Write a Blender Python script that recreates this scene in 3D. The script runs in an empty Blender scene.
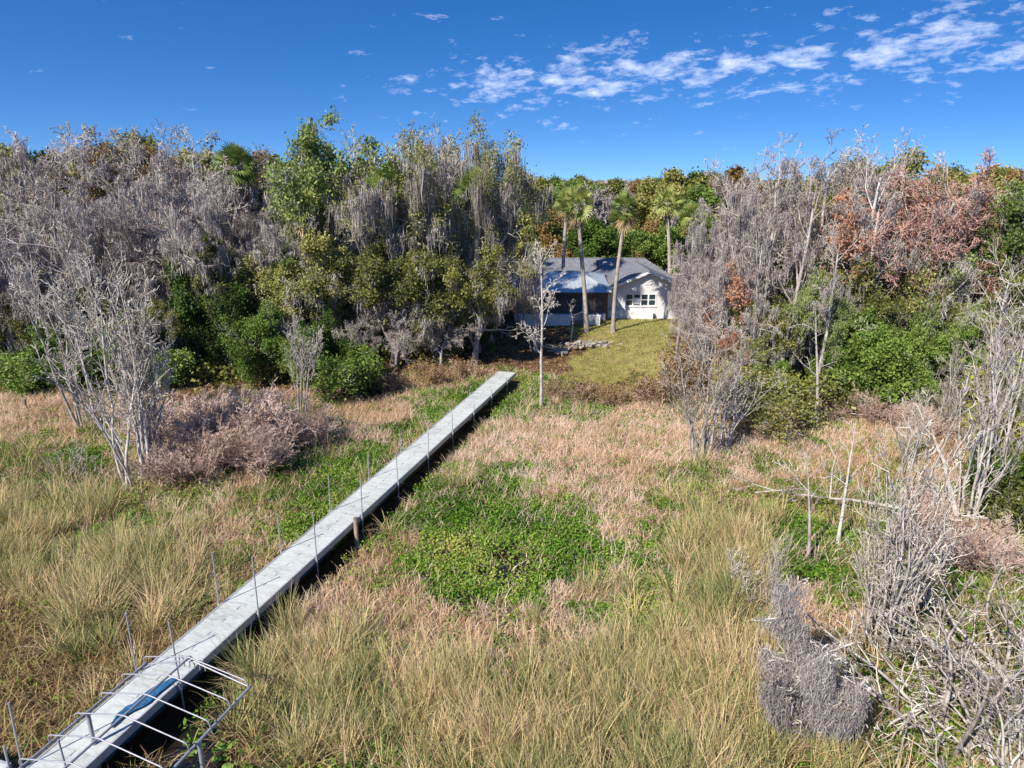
import bpy, math, random
import numpy as np
from mathutils import Vector
R = math.radians
random.seed(7)
scene = bpy.context.scene
COL = scene.collection

# ------------------------------------------------------------------ camera model
F_PX, PITCH, H = 692.0, R(16.4), 12.5
def ray(px, py):
    u = (px - 512) / F_PX; v = (384 - py) / F_PX
    return np.array([u, math.cos(PITCH) + v * math.sin(PITCH), -math.sin(PITCH) + v * math.cos(PITCH)])
def P(px, py, z=0.0):
    d = ray(px, py); t = (z - H) / d[2]
    return np.array([d[0] * t, d[1] * t, z])
def project(x, y, z):
    a, b = y, z - H
    dep = a * math.cos(PITCH) - b * math.sin(PITCH)
    up = a * math.sin(PITCH) + b * math.cos(PITCH)
    return 512 + F_PX * x / dep, 384 - F_PX * up / dep

cam = bpy.data.cameras.new('camera'); co = bpy.data.objects.new('camera', cam); COL.objects.link(co)
cam.sensor_width = 36; cam.lens = 36 * F_PX / 1024
cam.clip_end = 6000; cam.clip_start = .1
co.location = (0, 0, H); co.rotation_euler = (R(90) - PITCH, 0, 0)
scene.camera = co

# ------------------------------------------------------------------ light
SUN_EL, SUN_AZ = R(41), math.atan2(-0.66, -0.75)     # azimuth measured from +Y towards +X
sd = Vector((math.sin(SUN_AZ) * math.cos(SUN_EL), math.cos(SUN_AZ) * math.cos(SUN_EL), math.sin(SUN_EL)))
sl = bpy.data.lights.new('sun', 'SUN'); sl.energy = 4.9; sl.angle = R(.5); sl.color = (1, .93, .82)
so = bpy.data.objects.new('sun', sl); COL.objects.link(so)
so.rotation_euler = sd.to_track_quat('Z', 'Y').to_euler()
w = bpy.data.worlds.new('World'); scene.world = w; w.use_nodes = True
nt = w.node_tree; N = nt.nodes; Lk = nt.links
for n in list(N): N.remove(n)
def nd(nt, t, **kw):
    n = nt.nodes.new(t)
    for k, v in kw.items():
        if k.startswith('i_'):
            n.inputs[k[2:].replace('_', ' ')].default_value = v
        else: setattr(n, k, v)
    return n
out = nd(nt, 'ShaderNodeOutputWorld'); bg = nd(nt, 'ShaderNodeBackground')
sky = nd(nt, 'ShaderNodeTexSky'); sky.sky_type = 'NISHITA'; sky.sun_disc = False
sky.sun_elevation = SUN_EL; sky.sun_rotation = SUN_AZ; sky.air_density = 1.0; sky.dust_density = .25; sky.ozone_density = 2.5
sky.altitude = 20
hsv = nd(nt, 'ShaderNodeHueSaturation'); hsv.inputs['Hue'].default_value = .510; hsv.inputs['Saturation'].default_value = 1.38; hsv.inputs['Value'].default_value = .76
Lk.new(sky.outputs[0], hsv.inputs['Color'])
tc = nd(nt, 'ShaderNodeTexCoord'); sx = nd(nt, 'ShaderNodeSeparateXYZ'); Lk.new(tc.outputs['Generated'], sx.inputs[0])
# clouds: noise over azimuth / elevation of the view direction in the world
def m(op, a, b=None, c=None, clamp=False):
    n = nd(nt, 'ShaderNodeMath'); n.operation = op; n.use_clamp = clamp
    for i, v in enumerate((a, b, c)):
        if v is None: continue
        if isinstance(v, (int, float)): n.inputs[i].default_value = v
        else: Lk.new(v, n.inputs[i])
    return n.outputs[0]
# the air near the horizon is very clear: read the sky a little higher up
cs = nd(nt, 'ShaderNodeCombineXYZ'); Lk.new(sx.outputs[0], cs.inputs[0]); Lk.new(sx.outputs[1], cs.inputs[1]); Lk.new(m('ADD', m('MULTIPLY', m('MAXIMUM', sx.outputs[2], 0.0), 1.9), .16), cs.inputs[2])
vn = nd(nt, 'ShaderNodeVectorMath'); vn.operation = 'NORMALIZE'; Lk.new(cs.outputs[0], vn.inputs[0]); Lk.new(vn.outputs[0], sky.inputs['Vector'])
az = m('ARCTAN2', sx.outputs[0], sx.outputs[1]); el = m('ARCSINE', sx.outputs[2])
cb = nd(nt, 'ShaderNodeCombineXYZ'); Lk.new(m('MULTIPLY', az, 11.0), cb.inputs[0]); Lk.new(m('MULTIPLY', m('ADD', el, m('MULTIPLY', az, -.05)), 34.0), cb.inputs[1]); cb.inputs[2].default_value = 3.3
nz = nd(nt, 'ShaderNodeTexNoise'); nz.inputs['Scale'].default_value = 1.5; nz.inputs['Detail'].default_value = 9; nz.inputs['Roughness'].default_value = .66; nz.inputs['Distortion'].default_value = .3
Lk.new(cb.outputs[0], nz.inputs['Vector'])
cb2 = nd(nt, 'ShaderNodeCombineXYZ'); Lk.new(m('MULTIPLY', az, 30.0), cb2.inputs[0]); Lk.new(m('MULTIPLY', el, 70.0), cb2.inputs[1])
nz2 = nd(nt, 'ShaderNodeTexNoise'); nz2.inputs['Scale'].default_value = 1.6; nz2.inputs['Detail'].default_value = 7; nz2.inputs['Roughness'].default_value = .6
Lk.new(cb2.outputs[0], nz2.inputs['Vector'])
# cloud bank: thin band rising towards the right
def bump(v, c, wd):
    d = m('DIVIDE', m('SUBTRACT', v, c), wd)
    return m('EXPONENT', m('MULTIPLY', m('MULTIPLY', d, d), -1.0))
b1 = bump(m('SUBTRACT', el, m('MULTIPLY', az, .03)), .128, .042)
b1 = m('MULTIPLY', b1, m('MULTIPLY', m('ADD', az, .26), 4.0, clamp=True))
b2 = m('MULTIPLY', bump(el, .175, .045), m('MULTIPLY', m('SUBTRACT', az, .35), 6.0, clamp=True))
b3 = m('MULTIPLY', m('MULTIPLY', bump(el, .072, .008), bump(az, .06, .12)), .55)
band = m('MAXIMUM', m('MAXIMUM', b1, m('MULTIPLY', b2, .8)), b3)
dens = m('ADD', m('ADD', m('MULTIPLY', band, .36), m('MULTIPLY', m('SUBTRACT', nz2.outputs[0], .5), .75)), m('SUBTRACT', m('MULTIPLY', m('SUBTRACT', nz.outputs[0], .5), 1.5), .25))
dens = m('MULTIPLY', dens, 2.1, clamp=True)
dens = m('MULTIPLY', m('MULTIPLY', dens, .8), m('GREATER_THAN', el, 0.0))
mix = nd(nt, 'ShaderNodeMix'); mix.data_type = 'RGBA'
Lk.new(dens, mix.inputs['Factor']); Lk.new(hsv.outputs[0], mix.inputs[6])
mix.inputs[7].default_value = (4.6, 5.0, 6.3, 1)
Lk.new(mix.outputs[2], bg.inputs[0]); bg.inputs[1].default_value = .15; Lk.new(bg.outputs[0], out.inputs[0])
scene.view_settings.view_transform = 'Standard'; scene.view_settings.look = 'None'
scene.view_settings.exposure = .66; scene.view_settings.gamma = 1
scene.cycles.max_bounces = 8; scene.cycles.diffuse_bounces = 5; scene.cycles.transparent_max_bounces = 4
scene.cycles.use_denoising = True

# ------------------------------------------------------------------ noise
def hash2(ix, iy, s):
    n = (ix.astype(np.int64) * 374761393 + iy.astype(np.int64) * 668265263 + s * 974634777) & 0x7fffffff
    n = ((n ^ (n >> 13)) * 1274126177) & 0x7fffffff
    return ((n ^ (n >> 16)) & 0xffff) / 65535.0
def vnoise(x, y, sc, s=0):
    x = np.asarray(x, float) / sc; y = np.asarray(y, float) / sc
    ix = np.floor(x); iy = np.floor(y); fx = x - ix; fy = y - iy
    fx = fx * fx * (3 - 2 * fx); fy = fy * fy * (3 - 2 * fy)
    a = hash2(ix, iy, s); b = hash2(ix + 1, iy, s); c = hash2(ix, iy + 1, s); d = hash2(ix + 1, iy + 1, s)
    return (a * (1 - fx) + b * fx) * (1 - fy) + (c * (1 - fx) + d * fx) * fy
def fbm(x, y, sc, s=0): return .55 * vnoise(x, y, sc, s) + .3 * vnoise(x, y, sc * .45, s + 1) + .15 * vnoise(x, y, sc * .2, s + 2)

# ------------------------------------------------------------------ terrain
def shore(x):
    return np.interp(x, [-60, -25, -3, 1, 8, 12, 28, 60], [40, 42, 43, 45, 43, 34, 33, 33])
def gz(x, y):
    x = np.asarray(x, float); y = np.asarray(y, float)
    t = np.clip((y - shore(x)) / 13, 0, 1); t = t * t * (3 - 2 * t)
    return t * 1.0 + (fbm(x, y, 5, 3) - .5) * (.22 + .1 * t) - .05
HOUSE_Z = 1.0
def onground(px, py):
    z = 0.0
    for _ in range(8):
        p = P(px, py, z); z = float(gz(p[0], p[1]))
    return np.array([p[0], p[1], z])

ROWS = ['FFFFFFFFFFFFFFFFFFLLLFFFFFFFFFFF', 'FFFFFFFFFFFFFFFFFFLLLFFFFFFFFFFF', 'FFFFFFFFFFFFFFFFFFLLLFFFFFFFFFFF', 'FFFFFFFFFFFFSSSMMLLLLFFFFFFFFFFF', 'TTTSSSSSSSSTTMGGMSMTTSSFFFSSSSFF', 'TTMMSSSSSMMTGMMTTTTTTTSTTMTTTSSS', 'MMGMMSSSMGMGMMTTTTTTTTSMTTTMTSSS', 'MMGMMMSMGMGGMTMGTTTTTMMTTMTMTTSG', 'MGMMMMTMMGGMTGGGGMMTMMMMMMMGTSMG', 'RRRMMMTTMGGMGGGGGGGTGMRRGGMGMSSG', 'RRRRRRMTMGTTGGGGGGGGGMRRGGGMGGSG', 'RRRRRRMMMTTMGGGWWGGTGMRRMGGMGGGG', 'RRRRRRRMMTTTTGGGGGGGGMRRTTTMGMMG', 'BRRRRRBTMTTTTTMTTTTTRRRRTTTMMMMM', 'BBRRBBBMRRRTTTTTRRRRRRRRMTTMMMMM', 'BBBBBBWMBRRRRRRRRRRRRRRRRMMMMMMM', 'BBBBBWWWBRRRRRRRRRRRRRRRRRMMMMMM', 'BBBBWWWWBBBRRRRRRRRRRRRRRRMMMMMM', 'BBBWWWWWWBWMMRRRRRRRRRRRRRRMMMMM', 'BBBWWWWWWWGGGBRRRRRRRRRRRRRMMMMM']
GRID = np.array([[ord(c) for c in r] for r in ROWS])
def zone(x, y, jit=1.0):
    """the kind of ground cover at a world point"""
    x = np.asarray(x, float); y = np.asarray(y, float)
    xx = x + jit * (fbm(x, y, 1.6, 21) - .5) * 4.6 + jit * (vnoise(x, y, .45, 25) - .5) * 1.6; yy = y + jit * (fbm(x, y, 1.6, 31) - .5) * 5.4 + jit * (vnoise(x, y, .45, 35) - .5) * 2.2
    yy = np.maximum(yy, 8.0)
    px, py = project(xx, yy, 0.0)
    j = np.clip(np.floor(px / 32), 0, 31).astype(int); i = np.clip(np.floor((py - 300) / 24), 0, len(ROWS) - 1).astype(int)
    g = GRID[i, j]
    g = np.where((y > 46) & (g != ord('L')), ord('F'), g)
    return g

# ------------------------------------------------------------------ helpers: objects
def prop(o, label=None, cat=None, group=None, kind=None):
    if label: o['label'] = label
    if cat: o['category'] = cat
    if group: o['group'] = group
    if kind: o['kind'] = kind
    return o
def empty(name, loc=(0, 0, 0), label=None, cat=None, group=None):
    o = bpy.data.objects.new(name, None); COL.objects.link(o); o.location = loc; o.empty_display_size = .3
    return prop(o, label, cat, group)
class MB:
    """quad mesh collected as numpy blocks, built as one mesh"""
    def __init__(s): s.v = []; s.f = []; s.r = []; s.n = 0
    def add(s, v, f, r=None):
        v = np.asarray(v, np.float32).reshape(-1, 3); f = np.asarray(f, np.int64).reshape(-1, 4)
        s.v.append(v); s.f.append(f + s.n); s.n += len(v)
        if r is None: r = np.full(len(f), random.random())
        s.r.append(np.broadcast_to(np.asarray(r, np.float32), (len(f),)))
        return s
    def box(s, x0, x1, y0, y1, z0, z1, M=None):
        v = np.array([[x, y, z] for z in (z0, z1) for y in (y0, y1) for x in (x0, x1)], float)
        if M is not None: v = M(v)
        return s.add(v, [[0, 2, 3, 1], [4, 5, 7, 6], [0, 1, 5, 4], [2, 6, 7, 3], [0, 4, 6, 2], [1, 3, 7, 5]])
    def tube(s, pts, rad, sides=8, caps=True):
        pts = np.asarray(pts, float); rad = np.broadcast_to(np.asarray(rad, float), (len(pts),))
        v, f, r = tubes(pts[None], rad[None], sides); s.add(v, f, .5)
        if caps and sides % 2 == 0:
            for e in (0, len(pts) - 1):
                ring = v.reshape(len(pts), sides, 3)[e]
                if sides == 4: s.add(ring, [[0, 1, 2, 3]])
                else:
                    c = ring.mean(0); vv = np.vstack([ring, c[None]])
                    s.add(vv, [[k, (k + 1) % sides, (k + 2) % sides, sides] for k in range(0, sides, 2)])
        return s
    def mesh(s, name, mat, smooth=False):
        me = bpy.data.meshes.new(name)
        if s.v:
            v = np.concatenate(s.v); f = np.concatenate(s.f); r = np.concatenate(s.r)
            me.vertices.add(len(v)); me.vertices.foreach_set('co', v.ravel())
            me.loops.add(f.size); me.polygons.add(len(f))
            me.polygons.foreach_set('loop_start', np.arange(0, f.size, 4, dtype=np.int32))
            me.loops.foreach_set('vertex_index', f.ravel().astype(np.int32))
            me.polygons.foreach_set('use_smooth', np.full(len(f), bool(smooth)))
            me.update(calc_edges=True)
            a = me.attributes.new('rnd', 'FLOAT', 'FACE'); a.data.foreach_set('value', r.astype(np.float32))
            me.validate()
        me.materials.append(mat)
        return me
    def build(s, name, mat, parent=None, smooth=False, loc=None):
        o = bpy.data.objects.new(name, s.mesh(name, mat, smooth)); COL.objects.link(o)
        if parent is not None: o.parent = parent
        if loc is not None: o.location = loc
        return o
def norm(a): return a / np.maximum(np.linalg.norm(a, axis=-1, keepdims=True), 1e-9)
def tubes(p, r, sides):
    """p (N,S,3), r (N,S) -> verts, quads"""
    n, S, _ = p.shape
    d = np.empty_like(p); d[:, 1:-1] = p[:, 2:] - p[:, :-2]; d[:, 0] = p[:, 1] - p[:, 0]; d[:, -1] = p[:, -1] - p[:, -2]
    d = norm(d)
    D = norm(p[:, -1] - p[:, 0]); ref = np.where(np.abs(D[:, 2:3]) < .8, np.array([[0, 0, 1.]]), np.array([[1., 0, 0]]))
    a = norm(np.cross(d, ref[:, None, :])); b = np.cross(d, a)
    th = np.arange(sides) * 2 * math.pi / sides
    v = p[:, :, None] + r[:, :, None, None] * (a[:, :, None] * np.cos(th)[None, None, :, None] + b[:, :, None] * np.sin(th)[None, None, :, None])
    base = (np.arange(n) * S * sides)[:, None, None] + (np.arange(S - 1) * sides)[None, :, None]
    k = np.arange(sides)[None, None]; k2 = (k + 1) % sides
    f = np.stack([base + k, base + k2, base + sides + k2, base + sides + k], -1).reshape(-1, 4)
    rr = np.repeat(hash2(np.arange(n), np.zeros(n), 5), (S - 1) * sides)
    return v.reshape(-1, 3), f, rr

# ------------------------------------------------------------------ materials
def mat(name, rough=.9, spec=.2):
    mt = bpy.data.materials.new(name); mt.use_nodes = True
    b = mt.node_tree.nodes['Principled BSDF']; b.inputs['Roughness'].default_value = rough
    b.inputs['Specular IOR Level'].default_value = spec
    return mt, mt.node_tree, b
def ramp(nt, stops, fac):
    n = nt.nodes.new('ShaderNodeValToRGB'); e = n.color_ramp.elements
    while len(e) < len(stops): e.new(.5)
    for k, (p, c) in enumerate(stops): e[k].position = p; e[k].color = (*c, 1)
    nt.links.new(fac, n.inputs[0]); return n.outputs[0]
def noise_out(nt, scale, coord='Object', detail=4, vec=None):
    t = nt.nodes.new('ShaderNodeTexNoise'); t.inputs['Scale'].default_value = scale; t.inputs['Detail'].default_value = detail
    if vec is None:
        c = nt.nodes.new('ShaderNodeTexCoord'); vec = c.outputs[coord]
    nt.links.new(vec, t.inputs['Vector']); return t.outputs[0]
def mth(nt, op, a, b=None, clamp=False):
    n = nt.nodes.new('ShaderNodeMath'); n.operation = op; n.use_clamp = clamp
    for i, v in enumerate((a, b)):
        if v is None: continue
        if isinstance(v, (int, float)): n.inputs[i].default_value = v
        else: nt.links.new(v, n.inputs[i])
    return n.outputs[0]
def leafmat(name, stops, trans=.25, patch=2.0, patch_amt=.55, objvar=.34, rough=.75, spec=.25):
    """colour per face ('rnd'), drifted by a slow noise and by the individual plant; a little light passes through"""
    mt, nt, b = mat(name, rough, spec)
    a = nt.nodes.new('ShaderNodeAttribute'); a.attribute_name = 'rnd'
    oi = nt.nodes.new('ShaderNodeObjectInfo')
    nn = noise_out(nt, 1 / patch)
    fac = mth(nt, 'ADD', a.outputs['Fac'], mth(nt, 'MULTIPLY', mth(nt, 'SUBTRACT', nn, .5), patch_amt * 2))
    fac = mth(nt, 'ADD', fac, mth(nt, 'MULTIPLY', mth(nt, 'SUBTRACT', oi.outputs['Random'], .5), objvar * 2), clamp=True)
    c = ramp(nt, stops, fac); nt.links.new(c, b.inputs['Base Color'])
    if trans > 0:
        t = nt.nodes.new('ShaderNodeBsdfTranslucent'); nt.links.new(c, t.inputs[0])
        mx = nt.nodes.new('ShaderNodeMixShader'); mx.inputs[0].default_value = trans
        o = nt.nodes['Material Output']; nt.links.new(b.outputs[0], mx.inputs[1]); nt.links.new(t.outputs[0], mx.inputs[2]); nt.links.new(mx.outputs[0], o.inputs[0])
    return mt
def barkmat(name, c0, c1, scale=3.0):
    mt, nt, b = mat(name, .9, .15)
    oi = nt.nodes.new('ShaderNodeObjectInfo')
    nn = noise_out(nt, scale, detail=5)
    f = mth(nt, 'ADD', mth(nt, 'MULTIPLY', mth(nt, 'SUBTRACT', nn, .5), 2.2), mth(nt, 'ADD', .25, mth(nt, 'MULTIPLY', oi.outputs['Random'], .5)), clamp=True)
    nt.links.new(ramp(nt, [(0, c0), (1, c1)], f), b.inputs['Base Color'])
    bp = nt.nodes.new('ShaderNodeBump'); bp.inputs['Strength'].default_value = .6; bp.inputs['Distance'].default_value = .03
    nt.links.new(noise_out(nt, 14, detail=3), bp.inputs['Height']); nt.links.new(bp.outputs[0], b.inputs['Normal'])
    return mt
BARK_GREY = barkmat('grey_bark', (.16, .135, .125), (.42, .385, .37))
BARK_PALE = barkmat('pale_bark', (.20, .17, .15), (.60, .56, .52))
BARK_DARK = barkmat('dark_bark', (.07, .055, .045), (.22, .19, .17))
BARK_PALM = barkmat('palm_bark', (.24, .205, .18), (.45, .405, .37))
TWIG_GREY = leafmat('grey_twigs', [(0, (.19, .145, .115)), (.5, (.38, .32, .275)), (1, (.58, .52, .46))], 0, 3, .3)
TWIG_PALE = leafmat('pale_twigs', [(0, (.20, .165, .13)), (.5, (.40, .355, .30)), (1, (.62, .575, .51))], 0, 3, .3)
TWIG_LICHEN = leafmat('lichen_twigs', [(0, (.22, .21, .15)), (.5, (.40, .39, .28)), (1, (.56, .54, .44))], 0, 3, .3)
TWIG_RED = leafmat('reddish_twigs', [(0, (.30, .15, .11)), (.5, (.42, .24, .20)), (1, (.52, .36, .32))], 0, 2, .4)
TWIG_PINK = leafmat('pinkish_twigs', [(0, (.24, .15, .11)), (.5, (.48, .34, .27)), (1, (.66, .52, .44))], 0, 2, .4)
MOSS = leafmat('spanish_moss', [(0, (.15, .125, .12)), (.4, (.31, .275, .265)), (1, (.54, .50, .47))], .2, 2.5, .35, .12)
LF_OLIVE = leafmat('olive_leaves', [(0, (.06, .08, .018)), (.45, (.18, .19, .045)), (.8, (.31, .30, .08)), (1, (.44, .41, .15))])
FARM = leafmat('far_canopy', [(0, (.05, .06, .03)), (.35, (.13, .12, .07)), (.65, (.24, .19, .15)), (1, (.34, .27, .23))])
LF_LIGHT = leafmat('light_green_leaves', [(0, (.08, .12, .025)), (.5, (.19, .26, .06)), (1, (.36, .42, .14))])
LF_GREEN = leafmat('green_leaves', [(0, (.04, .075, .012)), (.5, (.12, .20, .03)), (1, (.26, .36, .08))])
LF_DARK = leafmat('dark_green_leaves', [(0, (.025, .05, .012)), (.5, (.07, .13, .025)), (1, (.17, .25, .05))])
LF_YELLOW = leafmat('yellow_green_leaves', [(0, (.16, .19, .015)), (.5, (.34, .36, .03)), (1, (.55, .52, .06))])
LF_BROWN = leafmat('brown_leaves', [(0, (.10, .06, .02)), (.5, (.24, .15, .05)), (1, (.38, .26, .10))])
LF_RUST = leafmat('rust_leaves', [(0, (.26, .10, .05)), (.5, (.42, .19, .11)), (1, (.54, .31, .20))])
LF_RED = leafmat('red_leaves', [(0, (.35, .03, .04)), (1, (.62, .12, .12))])
PALM_LF = leafmat('palm_fronds', [(0, (.07, .11, .02)), (.5, (.20, .28, .06)), (1, (.42, .44, .13))], .2, 1, .3, spec=.5, rough=.5)
PALM_DEAD = leafmat('dead_palm_fronds', [(0, (.22, .14, .07)), (1, (.55, .42, .24))], .2)
REED = leafmat('reed_blades', [(0, (.08, .12, .035)), (.2, (.17, .23, .070)), (.42, (.36, .35, .13)), (.66, (.60, .46, .22)), (1, (.70, .51, .33))], .15, 2.0, .40, 0)
DRYG = leafmat('dry_grass_blades', [(0, (.32, .18, .09)), (.25, (.56, .37, .21)), (.6, (.76, .57, .42)), (1, (.88, .77, .66))], .3, 3.0, .38, 0)
GREENP = leafmat('marsh_weed_leaves', [(0, (.045, .11, .008)), (.35, (.11, .235, .018)), (.7, (.22, .34, .04)), (1, (.46, .42, .12))], .3, 3.2, .38, 0)
BROWNB = leafmat('brown_matted_blades', [(0, (.13, .07, .035)), (.4, (.33, .21, .10)), (.75, (.48, .34, .18)), (1, (.34, .36, .10))], .25, 2.0, .3, 0)
LAWNB = leafmat('lawn_blades', [(0, (.30, .22, .09)), (.3, (.30, .35, .08)), (.75, (.44, .47, .12)), (1, (.58, .46, .25))], .3, 4.0, .4, 0)
PADM = leafmat('lily_pad', [(0, (.10, .20, .03)), (.6, (.24, .36, .06)), (1, (.50, .50, .08))], .1, 1, .3, 0, rough=.4, spec=.5)
def plain(name, col, rough=.7, metal=0, var=.12, scale=4, spec=.3):
    mt, nt, b = mat(name, rough, spec); b.inputs['Metallic'].default_value = metal
    nn = noise_out(nt, scale, detail=6)
    lo = tuple(c * (1 - var * 1.6) for c in col); hi = tuple(min(1, c * (1 + var)) for c in col)
    nt.links.new(ramp(nt, [(.25, lo), (.75, hi)], nn), b.inputs['Base Color']); return mt
STEEL = plain('galvanised_steel', (.36, .36, .40), .5, .4, .1, 9)
ALU = plain('weathered_aluminium', (.46, .47, .48), .5, .3, .12, 6)
WHITE_W = plain('white_wall_paint', (.78, .77, .75), .8, 0, .05, 1.5)
HOUSE_W = plain('pale_stucco', (.66, .65, .66), .85, 0, .05, 1.2)
TRIM = plain('white_trim', (.82, .81, .79), .6, 0, .04)
BRICKISH = plain('shaded_brown_wall', (.20, .12, .09), .9, 0, .3, 5)  # dark brick brown, mottled by noise
FRAMEW = plain('bronze_frame', (.10, .08, .07), .6, .3, .1)
GLASS, _nt, _b = mat('window_glass', .06, .8); _b.inputs['Base Color'].default_value = (.03, .05, .06, 1)
SCREEN = plain('porch_screen', (.12, .105, .10), .8, 0, .2, 8)
WOODP = plain('weathered_post_wood', (.34, .26, .20), .9, 0, .3, 8)
BLUE_SHEET = plain('blue_sheet', (.03, .13, .26), .55, 0, .35, 6)
LOGM = barkmat('bleached_log', (.30, .25, .22), (.64, .58, .53))
STONE = plain('pale_limestone', (.33, .30, .28), .9, 0, .3, 4)

# shingles
SHINGLE, nt_, b_ = mat('dark_shingles', .85, .2)
br = nt_.nodes.new('ShaderNodeTexBrick'); br.inputs['Scale'].default_value = 1; br.inputs['Brick Width'].default_value = .34; br.inputs['Row Height'].default_value = .16
br.inputs['Mortar Size'].default_value = .012; br.inputs['Color1'].default_value = (.15, .155, .175, 1); br.inputs['Color2'].default_value = (.23, .235, .255, 1); br.inputs['Mortar'].default_value = (.09, .09, .10, 1)
tcn = nt_.nodes.new('ShaderNodeTexCoord'); nt_.links.new(tcn.outputs['Object'], br.inputs['Vector'])
nt_.links.new(br.outputs['Color'], b_.inputs['Base Color'])
# standing seam metal roof
METALROOF, nt_, b_ = mat('pale_blue_metal_roof', .4, .4); b_.inputs['Metallic'].default_value = .35
nt_.links.new(ramp(nt_, [(.2, (.46, .52, .55)), (.8, (.58, .64, .66))], noise_out(nt_, 1.2)), b_.inputs['Base Color'])
# deck: planks along its width, grained, worn, gapped
DECK, nt_, b_ = mat('deck_planks', .6, .3)
tcn = nt_.nodes.new('ShaderNodeTexCoord')
mp = nt_.nodes.new('ShaderNodeMapping'); nt_.links.new(tcn.outputs['Object'], mp.inputs['Vector']); mp.inputs['Scale'].default_value = (1, 2.5, 1)
n1 = noise_out(nt_, 5, detail=8, vec=mp.outputs[0]); n2 = noise_out(nt_, .7, detail=4)
at = nt_.nodes.new('ShaderNodeAttribute'); at.attribute_name = 'rnd'
fac = mth(nt_, 'ADD', mth(nt_, 'ADD', mth(nt_, 'MULTIPLY', n1, .5), mth(nt_, 'MULTIPLY', n2, .4)), mth(nt_, 'SUBTRACT', mth(nt_, 'MULTIPLY', at.outputs['Fac'], .10), .0))
nt_.links.new(ramp(nt_, [(.3, (.30, .31, .28)), (.48, (.47, .49, .46)), (.62, (.55, .57, .54)), (.8, (.66, .68, .64))], fac), b_.inputs['Base Color'])

# ground
GROUND, nt_, b_ = mat('ground_soil', .95, .1)
at = nt_.nodes.new('ShaderNodeAttribute'); at.attribute_name = 'gcol'
n1 = noise_out(nt_, 1.4, detail=8)
mxn = nt_.nodes.new('ShaderNodeMix'); mxn.data_type = 'RGBA'; mxn.blend_type = 'MULTIPLY'; mxn.inputs[0].default_value = 1
nt_.links.new(at.outputs['Color'], mxn.inputs[6]); nt_.links.new(ramp(nt_, [(.3, (.45, .42, .40)), (.7, (1.35, 1.3, 1.25))], n1), mxn.inputs[7])
nt_.links.new(mxn.outputs[2], b_.inputs['Base Color'])
bp = nt_.nodes.new('ShaderNodeBump'); bp.inputs['Strength'].default_value = .9; bp.inputs['Distance'].default_value = .15
nt_.links.new(noise_out(nt_, 5, detail=6), bp.inputs['Height']); nt_.links.new(bp.outputs[0], b_.inputs['Normal'])
WATER, nt_, b_ = mat('marsh_water', .04, .5); b_.inputs['Base Color'].default_value = (.018, .014, .010, 1)
bp = nt_.nodes.new('ShaderNodeBump'); bp.inputs['Strength'].default_value = .15; bp.inputs['Distance'].default_value = .02
nt_.links.new(noise_out(nt_, 6, detail=3), bp.inputs['Height']); nt_.links.new(bp.outputs[0], b_.inputs['Normal'])

# ------------------------------------------------------------------ ground sheet
def axis(near, step, far, grow=1.35):
    a = list(np.arange(0, near, step)); d = step
    while a[-1] < far: d *= grow; a.append(a[-1] + d)
    return np.array(a)
ax = axis(48, .5, 3000); gx = np.concatenate([-ax[:0:-1], ax]); gy = np.concatenate([-axis(10, 1, 500)[:0:-1], axis(75, .5, 3500)])
X, Y = np.meshgrid(gx, gy); 
Zn = zone(X, Y)
Z = gz(X, Y); near = (Y < 46)
Z = np.where(near & (Zn == ord('W')), Z - .22, Z)
Z = np.where(near & (Zn == ord('G')), Z - .03, Z)
sd_ = (X + 10.13) * .959 - (Y - 11.58) * .2835; under = (sd_ > -.3) & (sd_ < 1.9) & (Y < 40); Z = np.where(under, np.minimum(Z, -.12) - .1, Z); Zn = np.where(under, ord('W'), Zn)  # ground below the walkway sunk and recoloured dark mud to deepen its shadow
g = MB(); ny, nx = X.shape
idx = np.arange(nx * ny).reshape(ny, nx)
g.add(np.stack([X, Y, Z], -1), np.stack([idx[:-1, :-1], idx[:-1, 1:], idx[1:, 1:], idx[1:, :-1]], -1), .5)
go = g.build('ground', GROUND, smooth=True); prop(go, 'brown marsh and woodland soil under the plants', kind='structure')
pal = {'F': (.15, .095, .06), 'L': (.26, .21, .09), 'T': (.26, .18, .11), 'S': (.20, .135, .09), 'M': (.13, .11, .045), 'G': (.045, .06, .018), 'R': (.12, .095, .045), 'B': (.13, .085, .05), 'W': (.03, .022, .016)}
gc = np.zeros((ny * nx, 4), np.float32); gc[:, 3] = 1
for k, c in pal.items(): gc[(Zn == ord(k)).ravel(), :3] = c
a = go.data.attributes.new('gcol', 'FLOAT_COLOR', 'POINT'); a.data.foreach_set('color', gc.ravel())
wm = MB(); wm.add([[-120, -60, -.10], [120, -60, -.10], [120, 40, -.10], [-120, 40, -.10]], [[0, 1, 2, 3]])
prop(wm.build('marsh_water', WATER), 'dark shallow water between the marsh plants', kind='structure')

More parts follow.
